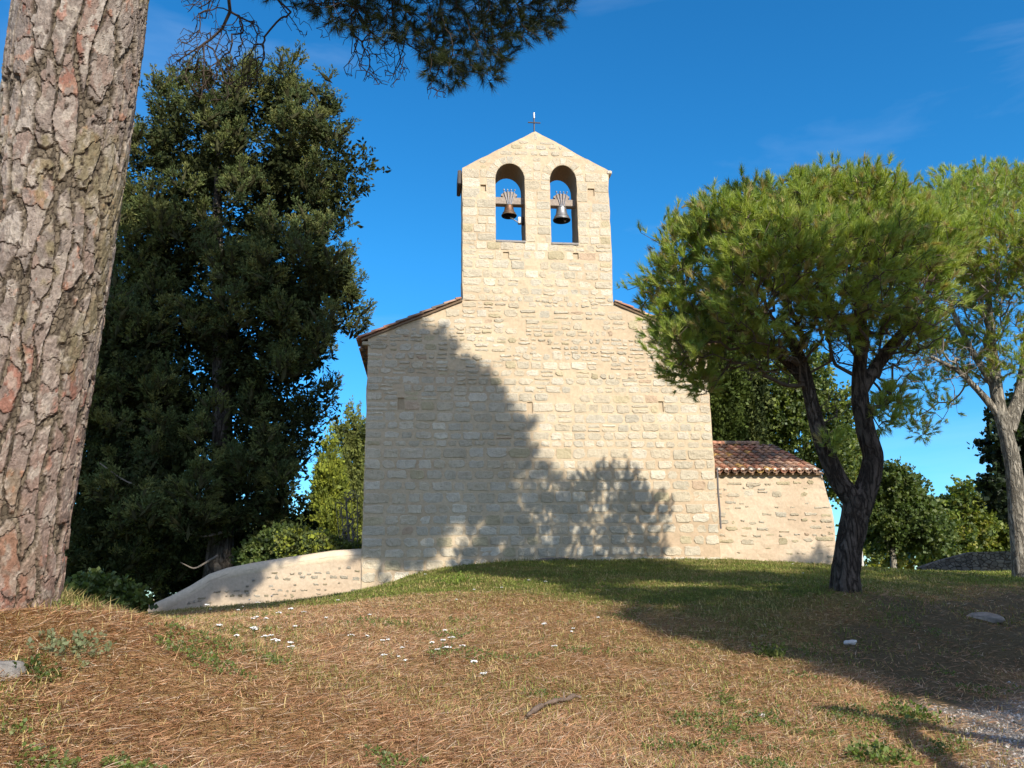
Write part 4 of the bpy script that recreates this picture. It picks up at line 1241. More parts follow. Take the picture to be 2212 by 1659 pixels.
def old_bark():
    NU = 380
    sv = np.concatenate([np.arange(0, 5.6, .007), np.arange(5.6, OS[-1], .15)])
    Pc = np.stack([np.interp(sv, OS, OP[:, k]) for k in range(3)], 1)
    ker = np.ones(5) / 5
    Rr = np.interp(sv, OS, OR)
    T = unit(np.gradient(Pc, axis=0))
    T = unit(np.stack([np.convolve(np.pad(T[:, k], 40, mode='edge'), np.ones(81) / 81, 'valid') for k in range(3)], 1))
    a = unit(np.cross(T, np.array([0, 1.0, 0]))); b = np.cross(T, a)
    th = np.linspace(0, 2 * math.pi, NU, endpoint=False)
    TH, SV = np.meshgrid(th, sv)
    # bark coordinates, periodic around the trunk
    ux = np.cos(TH).ravel() * .40; uy = np.sin(TH).ravel() * .40; uz = SV.ravel()
    q = np.column_stack([ux, uy, uz]); N = len(uz); Z0 = np.zeros(N, np.int64)
    ss = lambda x, lo, hi: (lambda t: t * t * (3 - 2 * t))(np.clip((x - lo) / (hi - lo), 0, 1))
    w1 = fbm(q * np.array([4, 4, 1.6]), 101, 3) - .5
    w2 = fbm(q * np.array([13, 13, 8]), 103, 4) - .5
    def cells(cu, cv, nc, seed, jit=.85):
        iu = np.floor(cu).astype(np.int64); iv = np.floor(cv).astype(np.int64)
        f1 = np.full(N, 9.); f2 = np.full(N, 9.); idn = np.zeros(N)
        for du in (-1, 0, 1):
            for dv in (-1, 0, 1):
                ju, jv = iu + du, iv + dv; km = np.mod(ju, nc)
                x = ju + .5 + (_h(km, jv, Z0, seed) - .5) * jit; y = jv + .5 + (_h(km, jv, Z0 + 1, seed) - .5) * jit
                d = np.hypot(cu - x, cv - y); h = _h(km, jv, Z0 + 2, seed)
                near = d < f1
                f2 = np.where(near, f1, np.minimum(f2, d)); idn = np.where(near, h, idn); f1 = np.where(near, d, f1)
        return f2 - f1, idn
    nc = 21                                            # long ridges between the fissures
    u0 = TH.ravel() / (2 * math.pi)
    e, idr = cells(u0 * nc + w1 * 1.3 + w2 * .45, uz / .75 + w1 * 1.0, nc, 111)
    w3 = fbm(q * np.array([30, 30, 22]), 107, 3) - .5
    er = e + w2 * .42 + w3 * .20
    ridge = ss(er, .07, .17)
    # cross cracks that cut each ridge into plates
    cv = uz / .21 + idr * 37 + w1 * 1.5 + w2 * 1.6 + w3 * .25
    pk_i = np.floor(cv); fr = cv - pk_i; cr = np.minimum(fr, 1 - fr)
    pid = _h((idr * 9973).astype(np.int64), pk_i.astype(np.int64), Z0, 119)
    has = _h((idr * 7919).astype(np.int64), np.round(cv).astype(np.int64), Z0, 123) > .25
    crack = np.where(has, ss(cr, .0, .07), 1)
    # small scales that fill the fissures, and thin flakes on the plates
    nf = 78
    es, ids = cells(u0 * nf + w1 * 3 + w2 * 1.2, uz / .05 + w2 * 1.6, nf, 171)
    scale = ss(es, .03, .22)
    ter = fbm(q * np.array([10, 10, 5]), 131, 5) * 9 + pid * 3
    flake = np.floor(ter); fe = ter - flake; flk = ss(fe, 0, .10)
    fid = _h((pid * 9973).astype(np.int64), flake.astype(np.int64), Z0, 137)
    fine = fbm(q * np.array([60, 60, 34]), 127, 3)
    mid = fbm(q * np.array([24, 24, 14]), 129, 3)
    plate = ridge * crack
    lip = ss(er, .10, .16) * (1 - ss(er, .16, .40))
    hgt = .009 * ridge + .002 * lip + .006 * crack * ridge + .006 * pid * ridge + .006 * fid * plate + .003 * flk * plate + .007 * (1 - ridge) * scale * (.4 + ids) + .006 * (mid - .5) + .005 * (fine - .5) - .028
    R2 = np.repeat(Rr, NU) + hgt
    flare = 1 + .10 * np.exp(-uz / .25)
    V = np.repeat(Pc, NU, 0) + (R2 * flare)[:, None] * (np.cos(TH).ravel()[:, None] * np.repeat(a, NU, 0) + np.sin(TH).ravel()[:, None] * np.repeat(b, NU, 0))
    # colours of the flakes, the lichen and the corky fissures
    pal = np.array([(.25, .215, .19), (.30, .26, .23), (.225, .19, .168), (.36, .325, .29), (.265, .205, .175), (.20, .175, .155)])
    col = pal[np.minimum((fid * 6).astype(int), 5)]
    redn = fbm(q * np.array([2.4, 2.4, 1.2]), 141, 3)
    lowf = np.clip((2.4 - uz) / 2.4, 0, 1)
    f2d = _h((fid * 9973).astype(np.int64), flake.astype(np.int64), Z0 + 3, 139)
    pk = ss(mid * .35 + f2d * .65 + lowf * .08 + (redn - .5) * .35, .76, .81)[:, None] * .62
    rc = np.where((redn + lowf * .12 > .56)[:, None], np.array((.30, .115, .075)), np.array((.40, .205, .135)))
    col = col * (1 - pk) + rc * pk
    foot = np.clip((2.0 - uz) / 1.8 + (redn - .5) * 1.3, 0, 1)[:, None] * .5
    col = col * (1 - foot) + np.array((.235, .125, .095)) * foot
    li = ss(fbm(q * np.array([5, 5, 2.0]), 151, 4) + (mid - .5) * .3, .52, .64)[:, None] * .65 * np.clip(uz / 2.2, .1, 1)[:, None]
    col = col * (1 - li) + np.array((.195, .17, .085)) * li
    spk = ss(fbm(q * np.array([20, 20, 13]), 153, 4), .56, .66)[:, None] * .5
    col = col * (1 - spk) + np.array((.42, .385, .335)) * spk
    fis = (1 - ridge)[:, None]
    fc = np.array((.175, .148, .112)) * (.55 + .8 * ids)[:, None] * (.45 + .55 * scale)[:, None]
    col = col * (1 - fis) + fc * fis
    dk = np.clip((1 - crack) * ridge * 1.0 + (1 - flk) * .22 * ridge + np.exp(-((er - .08) / .02) ** 2) * .75, 0, 1)[:, None]
    col = col * (1 - dk) + np.array((.055, .042, .034)) * dk
    col = col * (.54 + .70 * fine)[:, None] * np.array((1.03, .985, .94))
    ns = len(sv); i = np.arange(ns * NU).reshape(ns, NU); j = np.roll(i, -1, 1)
    f = np.stack([i[:-1].ravel(), j[:-1].ravel(), j[1:].ravel(), i[1:].ravel()], 1)
    g = G(); g.add(V, f, col)
    m = mat_attr("flaking_bark", .92, 70, .38, 1.0, .012, (1, 1, .6), .12)
    g.build("trunk", m, old, False)
old_bark()

# lower boughs seen against the sky at the top of the picture
YB = 7.6
def bp(L, y=YB): return [at(q[0], q[1], q[2] if len(q) > 2 else y) for q in L]
att = np.array([-1.1, 4.1, 8.6])
boughs = [
  ([att, att + (.05, .9, .35)] + bp([(430,-330,6.4),(470,-150,7.0),(490,-40,7.3),(497,25,7.5),(480,62,7.6),(455,85,7.6),(440,95,7.6)]), -1),
  ([att + (.1, .2, .3)] + bp([(900,-420,6.2),(1000,-250,6.8),(1060,-140,7.2),(1100,-70,7.5),(1130,0,7.6)]), 0),
]
def sub(pts, near): boughs.append((pts, tuple(near)))
B0 = bp([(497,25,7.5),(480,62,7.6),(440,95,7.6)])
sub(bp([(520,38),(545,50),(556,75),(552,100),(540,118)]), B0[0])
sub(bp([(425,105),(405,118),(385,130),(368,143)]), B0[2])
sub(bp([(441,125),(440,165),(436,200)]), B0[2])
sub(bp([(460,105),(475,140),(488,180),(495,205)]), B0[2])
sub(bp([(420,118),(408,135),(400,160)]), B0[2])
sub(bp([(480,120),(520,150),(545,170)]), B0[2])
B1 = bp([(900,-420,6.2),(1000,-250,6.8),(1060,-140,7.2)])
sub(bp([(700,-200,6.9),(620,-60,7.3),(600,0,7.4),(622,30),(640,55),(650,75)]), B1[0])
sub(bp([(820,-160,6.9),(760,-60,7.3),(770,20,7.4),(800,70),(830,90)]), B1[0])
sub(bp([(900,-120,7.0),(870,-30,7.3),(880,60,7.5),(870,110),(850,160)]), B1[1])
sub(bp([(960,-80,7.1),(950,20,7.4),(960,90,7.6),(945,160)]), B1[1])
sub(bp([(1040,-40,7.3),(1040,40,7.6),(1030,100,7.7)]), B1[2])
sub(bp([(1180,-60,7.4),(1210,0,7.6)]), B1[2])
def px_fill(poly, n, y0, y1):
    poly = np.array(poly, float); lo, hi = poly.min(0), poly.max(0); out = []
    while len(out) < n:
        q = RNG.uniform(lo, hi, (n * 3, 2)); q = q[seg_poly_inside(q, [tuple(p) for p in poly])]
        for p in q: out.append(at(p[0], p[1], RNG.uniform(y0, y1)))
    return np.array(out[:n])
leafy = np.concatenate([
  px_fill([(640,-60),(660,20),(720,60),(790,70),(850,100),(880,75),(880,-60)], 260, 7.0, 8.2),
  px_fill([(880,-80),(880,60),(905,120),(930,175),(985,185),(1010,165),(1065,178),(1085,140),(1120,95),(1120,-80)], 560, 7.0, 8.4),
  px_fill([(1120,-80),(1120,85),(1165,80),(1195,70),(1235,40),(1250,-80)], 170, 7.2, 8.2),
  px_fill([(540,-60),(560,0),(640,20),(660,-60)], 50, 7.1, 7.8),
  px_fill([(440,-420),(600,-80),(1300,-80),(1500,-300),(1100,-560)], 420, 5.6, 7.6)])
bare = np.concatenate([
  px_fill([(395,60),(350,150),(385,175),(420,215),(465,225),(510,212),(560,180),(575,120),(570,60),(530,20),(500,50),(450,60)], 620, 7.35, 7.85),
  px_fill([(385,-30),(400,50),(470,50),(480,-30)], 120, 7.35, 7.8),
  px_fill([(590,0),(610,60),(660,85),(660,20)], 26, 7.4, 7.8),
  px_fill([(770,70),(745,165),(800,185),(850,190),(890,165),(860,100)], 230, 7.4, 7.9),
  px_fill([(920,185),(925,215),(960,215),(985,185)], 24, 7.5, 7.8),
  px_fill([(640,60),(720,95),(820,115),(900,130),(880,60)], 60, 7.2, 8.0)])
A, par, tid = skeleton(boughs, np.concatenate([leafy, bare]), .06, .22, .13, -.03)
g = G(); branch_mesh(g, A, par, .0030, 2.9, .042, (1, 1, 1), 1)
g.build("bough", mat_flat("bough_bark", (.06, .045, .035), .95, 0, 25, .3, .05), old)
pa = A[par[tid[:len(leafy)]]]
dirs = unit(leafy - pa) * .7 + np.array([0, 0, .25]) + RNG.normal(size=leafy.shape) * .35
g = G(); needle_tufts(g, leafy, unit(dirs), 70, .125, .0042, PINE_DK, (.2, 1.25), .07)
pa = A[par[tid[len(leafy):]]]
# the high crown, out of the picture above, that shades the chapel's left half
def crown_from_shadow(L, yc, dy, plane_y):
    out = []
    for q in L:
        py_ = q[3] if len(q) > 3 else plane_y
        p = at(q[0], q[1], py_); c = cast(p, yc + random.uniform(-dy, dy))
        out.append((c, q[2] * depth(p) / FPX))
    return out
high = crown_from_shadow([(850,835,95),(895,800,66),(872,745,34),(945,835,62),(1005,870,58),(1040,910,52),(1130,975,24),(1150,1005,28),(1180,1040,28),(1215,1060,22),(1000,940,80),(930,930,90),(830,940,95),(1085,940,45),(800,790,60),(1040,990,55),(960,1010,60),(850,1030,75),(800,1060,60),(870,1120,50),(820,1150,55),(940,1100,45),(930,1060,60),(860,1180,45),(820,1200,38),(1000,880,70),(960,1050,55),(790,900,80),(800,1000,80),(1100,1000,40),(1060,1060,45),(900,1110,65),(980,1090,45),(1080,1110,40),(870,1160,55),(830,1120,65),(1020,1060,40),(800,1190,40),(1110,950,30),(1060,1115,48),(1080,1165,38),(900,1185,45),(860,1225,28),(950,1140,26)], 8.0, 1.2, 21.4)
high += crown_from_shadow([(600,790,130),(480,760,140),(350,720,140),(680,830,70),(240,700,130),(620,660,70),(520,640,80),(400,620,80),(300,610,90),(380,900,150),(560,950,120),(250,950,150),(400,1080,130),(530,1080,90),(250,1150,130),(440,1200,60),(330,1240,70)], 8.0, 1.2, 24.5)
wallsh = crown_from_shadow([(380,1290,40),(430,1275,40),(480,1265,38),(520,1245,28),(560,1232,20),(600,1222,14),(640,1212,10),(350,1310,30),(520,1275,25)], 7.0, .4, 21.3)
high += crown_from_shadow([(170,1275,45),(230,1280,50),(285,1300,35),(200,1240,50)], 6.0, .5, 19.0)
high += [(np.array(c, float), r) for c, r in (((-.6, 5.2, 9.4), .9), ((.4, 5.2, 9.6), 1.0), ((1.4, 5.4, 9.9), 1.0), ((2.4, 5.2, 10.2), .9), ((.0, 4.6, 10.6), 1.0))]
hp, hd = sample_lobes(high, 12500, .25, 1.0, 1.0)
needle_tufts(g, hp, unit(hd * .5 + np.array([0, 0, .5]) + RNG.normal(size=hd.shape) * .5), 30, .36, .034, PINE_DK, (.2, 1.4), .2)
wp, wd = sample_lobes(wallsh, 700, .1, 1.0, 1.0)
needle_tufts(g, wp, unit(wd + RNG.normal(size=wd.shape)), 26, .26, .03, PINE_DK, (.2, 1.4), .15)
g.build("crown", NEEDLE, old)
sel = hp[RNG.choice(len(hp), 500, replace=False)]
Pc = [np.array([np.interp(s_, OS, OP[:, k]) for k in range(3)]) for s_ in np.arange(7.0, OS[-1], .6)]
A, par, tid = skeleton([(Pc, -1)], sel, .6, .2, .06)
g = G(); branch_mesh(g, A, par, .018, 2.4, .16, (1, 1, 1), len(Pc), seg=6)
g.build("crown_branches", TWIG, old)

# ---- big cypress on the left
CY = 25.0
cyl = [(470,215,66),(395,215,55),(545,215,62),(620,230,58),(690,255,48),(350,270,50),(420,320,120),(560,320,130),(670,340,95),(745,365,52),(775,368,32),(330,400,110),(490,460,160),(630,450,120),(700,440,60),(745,420,32),
       (290,560,130),(460,620,180),(610,600,120),(690,600,60),(735,615,30),(735,680,28),(560,740,140),(400,780,180),(630,730,80),(680,780,34),(250,760,120),(600,850,80),(280,920,140),(470,940,160),(590,930,80),
       (655,885,30),(692,868,24),(716,886,17),(640,965,32),(676,978,16),(700,905,16),(230,1040,110),(380,1080,120),(530,1060,90),(600,1050,50),(230,1180,90),(330,1190,70)]
cyb = at(470, 1268, CY)
cyp = thing("cypress", "huge dark spreading cypress behind the low wall left of the chapel", "tree", cyb)
tp, tr_ = px_path([(468,1275,70),(472,1235,62),(478,1150,52),(482,1060,48),(480,900,42),(475,700,32),(470,500,22),(470,300,9)], CY)
trunk_tube("trunk", tp, tr_, BARK_G, cyp, 14, .03)
Lc = []
for q in cyl:
    Lc.append((at(q[0], q[1], CY + random.uniform(-1.2, .9)), q[2] * 26 / FPX))
for q in cyl[6:32:2]:
    Lc.append((at(q[0], q[1], CY + random.uniform(1.5, 3)), q[2] * 27 / FPX))
def plumes(g, L, n, size, length, width, per_spray, sprays, cols, shell=.8, up=.75, low=.6, dark=None):
    """pointed plumes of cypress foliage standing out of the crown"""
    P, D = sample_lobes(L, n, shell, 1.0, low)
    D = unit(D * np.array([1, 1, .5]) + np.array([0, 0, up]) + RNG.normal(size=D.shape) * .2)
    ln = length * RNG.uniform(.55, 1.3, n)
    N = n * sprays
    p = np.repeat(P, sprays, 0); d = np.repeat(D, sprays, 0); l = np.repeat(ln, sprays)
    u = RNG.uniform(0, 1, N) ** .8
    r = unit(np.cross(d, RNG.normal(size=(N, 3))))
    rad = width * np.repeat(ln / length, sprays) * (1 - u) ** .6 * RNG.uniform(.3, 1, N)
    o = p + d * (u * l - .3 * l)[:, None] + r * rad[:, None] + np.array([0, 0, .12]) * (rad / width)[:, None]
    dd = unit(d * (.55 + .6 * u)[:, None] + r * .65 + RNG.normal(size=(N, 3)) * .15)
    pc = np.repeat(RNG.integers(0, len(cols), n), sprays)
    # the dense heart of each plume
    a1 = unit(np.cross(D, RNG.normal(size=(n, 3)))); a2 = np.cross(D, a1); W_ = (width * .42 * ln / length)[:, None]
    vv = [P - D * ln[:, None] * .35, P + D * ln[:, None] * .62]
    for q in range(5):
        t_ = q * 2 * math.pi / 5
        vv.append(P + (a1 * math.cos(t_) + a2 * math.sin(t_)) * W_ * RNG.uniform(.6, 1.25, (n, 1)) + D * ln[:, None] * RNG.uniform(-.15, .12, (n, 1)))
    vv = np.stack(vv, 1).reshape(-1, 3); ff = []
    for q in range(5): ff += [(0, 2 + (q + 1) % 5, 2 + q), (1, 2 + q, 2 + (q + 1) % 5)]
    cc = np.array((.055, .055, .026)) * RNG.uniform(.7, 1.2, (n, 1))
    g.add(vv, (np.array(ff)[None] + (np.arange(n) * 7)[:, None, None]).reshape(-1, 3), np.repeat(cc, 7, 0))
    for k in range(len(cols)):
        m_ = pc == k
        leaf_sprays(g, o[m_], dd[m_], per_spray, size, size * 1.5, [cols[k]], .22, .17)
g = G()
Lc += [(at(px_, py_, CY + random.uniform(-.8, .6)), r_ * 26 / FPX) for px_, py_, r_ in [(808,362,13),(788,304,15),(738,246,17),(668,166,15),(632,156,14),(548,146,18),(376,146,20),(332,196,18),(694,206,18),(770,430,15),(762,602,16),(764,672,15),(722,700,14),(690,748,14),(740,470,14)]]
Lb = boughs_of(Lc, 420, .22, .60, 2.6, .82, .7)
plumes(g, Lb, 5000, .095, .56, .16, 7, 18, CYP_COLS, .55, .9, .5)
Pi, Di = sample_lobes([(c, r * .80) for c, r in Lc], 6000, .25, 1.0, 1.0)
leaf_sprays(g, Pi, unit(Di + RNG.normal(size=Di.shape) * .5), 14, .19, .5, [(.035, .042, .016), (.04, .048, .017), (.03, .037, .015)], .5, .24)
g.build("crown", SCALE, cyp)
# a few pale dead boughs show through the shade
limb = [bp([(478,1130,24.6),(440,1090,24.2),(400,1075,23.8),(330,1060,23.2),(270,1040,22.8),(215,1000,22.5)]),
        bp([(480,1150,24.2),(440,1160,23.6),(400,1150,23.2)]), bp([(470,1200,24.0),(420,1230,23.5),(390,1215,23.2)])]
for k, L in enumerate(limb):
    g = G(); L = np.array(L); t = np.linspace(0, len(L) - 1, len(L) * 4)
    Q = np.stack([np.interp(t, np.arange(len(L)), L[:, i]) for i in range(3)], 1); Q[1:-1] = (Q[:-2] + Q[1:-1] * 2 + Q[2:]) / 4
    tube(g, Q, np.linspace(.045, .012, len(Q)) * (1 if k < 2 else .8), 7)
    g.build("dead_branch", TWIG_G, cyp)

# ---- smaller plants behind the low wall
def bush(name, label, cat, y, lobes, n, per, size, slen, cols, mat=None, base=None, trunk=None, shell=.6, upw=.4, flat=.6, ratio=.42, inner=0, dy=.6, bark=BARK_G, group=None, low=.7, skel=60, bough=0):
    x0 = base[0] if base else lobes[0][0]; y0 = base[1] if base else max(q[1] + q[2] for q in lobes)
    b = at(x0, y0, y)
    t = thing(name, label, cat, b, group)
    L = lobes_px(lobes, y, dy)
    if bough: LB = boughs_of(L, int(bough), .28 * np.mean([r for c, r in L]), .62 * np.mean([r for c, r in L]), 1.8, .7, .25)
    P, D = sample_lobes(LB if bough else L, n, .45 if bough else shell, 1.0, low)
    D = unit(D + np.array([0, 0, upw]) + RNG.normal(size=D.shape) * .3)
    g = G(); leaf_sprays(g, P, D, per, size, slen, cols, flat, ratio)
    if inner:
        Pi, Di = sample_lobes([(c, r * .8) for c, r in L], inner, .1, 1.0, 1.0)
        leaf_sprays(g, Pi, unit(Di + RNG.normal(size=Di.shape) * .5), per, size * 1.3, slen, cols, .8, .5)
    g.build("crown", mat or LEAF, t)
    if trunk:
        pts, rad = px_path(trunk, y)
        pts[0] = pts[0] - np.array([0, 0, .4])
        o, Q = trunk_tube("trunk", pts, rad, bark, t, 10, .03)
        A, par, tid = skeleton([(list(Q[::3]), -1)], P[RNG.choice(len(P), min(skel, len(P)), replace=False)], .4, .2, .06)
        g = G(); branch_mesh(g, A, par, .012, 2.3, .07, (1, 1, 1), len(Q[::3])); g.build("branches", bark, t)
    return t
def cone(px, ytop, ybot, wbot, n=9, bulge=.75, lean=0):
    L = []
    for k in range(n):
        u = (k + .5) / n
        L.append((px + lean * u, ytop + (ybot - ytop) * u, max(6, wbot * .5 * min(1, u ** bulge * 1.08))))
    return L
bush("conifer", "bright yellow green conical conifer behind the low wall, next to the big cypress", "tree", 42,
     cone(712, 930, 1235, 112, 13, .8) , 2600, 16, .17, .48, THUJA, SCALE, (712, 1235), [(712,1235,14),(712,1100,10),(712,960,4)], .6, 1.4, .22, .20, 700, .3)
bush("conifer", "taller dull green conifer half hidden by the chapel's left corner", "tree", 46,
     cone(766, 872, 1200, 84, 12, .55) + [(738, 930, 14), (736, 960, 20), (795, 940, 22)], 1700, 14, .16, .5, [(.15,.17,.045),(.175,.19,.05),(.12,.14,.045)], SCALE, (768, 1240), [(768,1240,16),(766,1050,10),(766,900,4)], .6, 1.5, .22, .20, 600, .3)
bush("shrub", "yellow green shrub spreading over the low wall beside the chapel corner", "shrub", 22.6,
     [(640,1185,32),(690,1192,26),(730,1196,18),(762,1200,12)], 500, 14, .09, .28, THUJA + CYP_COLS, SCALE, (690, 1232), None, .5, .8, .4, .36, 400, .5)
bush("shrub", "dark broadleaf shrub leaning over the low wall under the big cypress", "shrub", 23.5,
     [(570,1200,38),(610,1175,36),(630,1200,30),(540,1210,26)], 420, 12, .10, .25, LEAFD, LEAF, (590, 1242), None, .4, .3, .8, .5, 200, .4)
bush("cypress", "dark lower cypress filling the shade behind the big one, left", "tree", 30,
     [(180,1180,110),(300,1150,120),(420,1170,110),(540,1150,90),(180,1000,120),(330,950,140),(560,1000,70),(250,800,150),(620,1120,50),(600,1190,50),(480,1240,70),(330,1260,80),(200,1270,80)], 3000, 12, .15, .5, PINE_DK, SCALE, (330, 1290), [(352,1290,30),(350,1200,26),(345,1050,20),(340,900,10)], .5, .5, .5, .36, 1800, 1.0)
# second trunk and low bushes under the trees
bush("shrub", "low leafy shrub in the dip left of the wall's end", "shrub", 19,
     [(200,1285,32),(250,1300,28),(285,1308,18),(160,1300,26)], 420, 12, .11, .28, LEAFD, LEAF, (220, 1335), None, .4, .4, .7, .48, 150, .4)
# bare shrub by the corner
bt = thing("bare_shrub", "leafless grey shrub against the chapel's left corner", "shrub", at(765, 1215, 24.5))
tips = px_fill([(725,1080),(735,1190),(778,1190),(779,1070),(760,1045)], 170, 24.1, 25.0)
stems = [(bp([(758 + k * 7, 1225, 24.5), (752 + k * 10, 1150, 24.5), (748 + k * 12, 1085, 24.5)]), -1) for k in range(-2, 3)]
A, par, tid = skeleton(stems, tips, .15, .1, .1)
g = G(); branch_mesh(g, A, par, .010, 2.4, .03, (1, 1, 1), 0, seg=4); g.build("stems", TWIG_G, bt)

# ---- behind the annex and at the right
bush("column_cypress", "slim dark columnar cypress right behind the chapel's right corner", "tree", 31,
     [(1566 + random.uniform(-8, 8), 700 + k * 24, 24 + 8 * math.sin(k / 12 * 3.1)) for k in range(12)], 1500, 14, .12, .42, [(.06,.085,.02),(.075,.10,.022),(.05,.07,.02)], SCALE, (1566, 1150), [(1566,1150,14),(1566,900,9),(1566,700,4)], .6, 1.5, .25, .32, 900, .3)
bush("column_cypress", "second columnar cypress, broader and darker, beside the slim one", "tree", 33,
     [(1618 + random.uniform(-8, 8), 715 + k * 24, 30) for k in range(11)], 1300, 14, .13, .42, PINE_DK + CYP_COLS[:2], SCALE, (1618, 1150), [(1618,1150,16),(1618,900,10),(1618,720,4)], .6, 1.5, .25, .32, 900, .3)
bush("leafy_tree", "dense green broadleaf tree rising behind the annex roof", "tree", 34,
     [(1690,900,60),(1740,860,60),(1790,900,55),(1700,830,50),(1650,960,45),(1730,960,60),(1800,970,50),(1660,870,45),(1760,800,40),(1815,1010,38),(1780,1050,40)], 2200, 10, .13, .3, LEAFD + LEAFY[:1], LEAF, (1740, 1200), [(1740,1200,24),(1740,1050,18),(1740,880,8)], .6, .3, .9, .5, 800, 1.0, bough=150)
bush("leafy_tree", "yellow green broadleaf bush glimpsed between the forked pine limbs", "shrub", 37,
     [(1830,1010,34),(1845,1050,32),(1820,950,26),(1840,980,24),(1850,1090,30)], 700, 10, .13, .28, LEAFY, LEAF, (1838, 1195), [(1838,1195,10),(1838,1060,6)], .5, .3, .9, .5, 250, .5, bough=60)
bush("leafy_tree", "round dark green tree on a short pale trunk right of the forked pine", "tree", 34,
     [(1905,1070,44),(1950,1090,50),(1990,1120,44),(1910,1130,48),(1960,1150,52),(2010,1160,36),(1890,1160,30),(1935,1050,34),(1980,1080,30)], 1700, 10, .14, .34, LEAFD, LEAF, (1929, 1226), [(1929,1228,15),(1929,1195,13),(1930,1100,8)], .55, .45, .9, .46, 700, .8, BARK_L, bough=150)
for k, (lab, L, cols) in enumerate([
    ("mid green tree at the near end of the far hedge, beside the round dark tree", [(2050,1110,38),(2075,1090,34),(2040,1160,36),(2085,1150,40),(2060,1190,34),(2010,1190,30)], LEAFY + LEAFD),
    ("yellow green feathery tree in the middle of the far hedge", [(2110,1110,34),(2135,1120,34),(2105,1160,36),(2140,1175,36),(2075,1200,26),(2115,1200,28)], LEAFY),
    ("darker hedge tree partly behind the pale pine trunk", [(2165,1120,30),(2190,1140,38),(2170,1175,38),(2220,1150,50),(2260,1140,60)], LEAFD + LEAFY[:2])]):
    bush("hedge_tree", lab, "tree", 44 + k, L, 1000, 10, .17, .36, cols, LEAF, (L[0][0], 1226), [(L[0][0] + 12, 1226, 7), (L[0][0] + 12, 1130, 4)], .5, .4, .9, .5, 500, 1.2, group="trees of the far hedge", bough=70)
bush("oak", "dark oak with lobed leaf masses behind the pale pine trunk, right edge", "tree", 27,
     [(2155,960,26),(2180,900,30),(2200,960,40),(2150,1060,26),(2190,1060,40),(2240,1000,70),(2150,1005,18),(2172,1095,22),(2235,900,50)], 1100, 9, .16, .28, [(.025,.04,.018),(.03,.05,.02),(.02,.032,.016)], LEAF, (2262, 1240), [(2262,1240,26),(2258,1100,22),(2250,950,12)], .5, .2, 1.0, .55, 400, .8, bough=150)
# woods beyond, down the far side of the hill
def far_wood(name, label, x0, x1, ytop, ybot, y, n, cols):
    g = G(); L = []
    for k in range(int((x1 - x0) / 22)):
        px = x0 + 22 * k; L.append((px, ytop + random.uniform(0, 26) + 22, 26)); L.append((px, (ytop + ybot) / 2 + 20, 34))
    Lw = lobes_px(L, y, 2); P, D = sample_lobes(Lw, n, .4, 1.0, .8)
    leaf_sprays(g, P, unit(D + (0, 0, .4)), 9, .34, .6, cols, .9, .5)
    tag(g.build(name, LEAF), label, "woodland", None, "stuff")
far_wood("far_wood", "far wood of mixed green trees beyond the hill, behind the round tree", 1850, 2300, 1120, 1240, 62, 1500, LEAFY + LEAFD)
far_wood("far_wood", "far dark wood beyond the hill, behind the cypresses at left", 60, 800, 1130, 1290, 50, 2600, LEAFD + PINE_DK)

# retaining wall, post
rw = G(); 
xs_ = np.linspace(0, 1, 26)
A_ = at(1990, 1228, 32); B_ = at(2330, 1232, 27)
pts = A_ + (B_ - A_) * xs_[:, None]
zt = A_[2] + .02 + (np.clip(xs_ * 2.6, 0, 1) ** .8) * .55
fr = np.concatenate([np.column_stack([pts[:, :2], pts[:, 2] - .5]), np.column_stack([pts[:, :2], zt]), np.column_stack([pts[:, 0], pts[:, 1] + .4, zt]), np.column_stack([pts[:, 0], pts[:, 1] + .4, pts[:, 2] - .5])])
k = np.arange(25)
rw.add(fr, np.concatenate([np.stack([k + 26 * r, k + 1 + 26 * r, k + 1 + 26 * (r + 1), k + 26 * (r + 1)], 1) for r in range(3)]), (.20, .19, .18))
m, t, b = new_mat("grey_rubble", .95, .1)
vo = t.nodes.new("ShaderNodeTexVoronoi"); vo.feature = 'DISTANCE_TO_EDGE'; vo.inputs["Scale"].default_value = 5; t.links.new(objvec(t, (1, 1, 1.6)), vo.inputs["Vector"])
vc = t.nodes.new("ShaderNodeTexVoronoi"); vc.inputs["Scale"].default_value = 5; t.links.new(objvec(t, (1, 1, 1.6)), vc.inputs["Vector"])
e = ramp(t, vo.outputs["Distance"], [(0, 0), (.08, 1)])
sp = t.nodes.new("ShaderNodeSeparateColor"); t.links.new(vc.outputs["Color"], sp.inputs[0])
t.links.new(mixc(t, e, (.09, .085, .08), ramp(t, sp.outputs[0], [(0, (.14, .135, .13)), (1, (.28, .27, .25))])), b.inputs["Base Color"])
bump(t, b, e, 1.0, .05)
tag(rw.build("retaining_wall", m), "low grey dry stone wall at the far edge of the lawn, right", "wall")
pg = G(); p0 = at(1861, 1226, 26)
box(pg, (p0[0] - .07, p0[1] - .07, p0[2] - .2), (p0[0] + .07, p0[1] + .07, p0[2] + .62), (.5, .48, .44), bev=.02)
tag(pg.build("stone_post", mat_attr("post_stone", .9, 15, .3, .5, .01)), "short pale stone post at the lawn edge just right of the forked pine", "post")

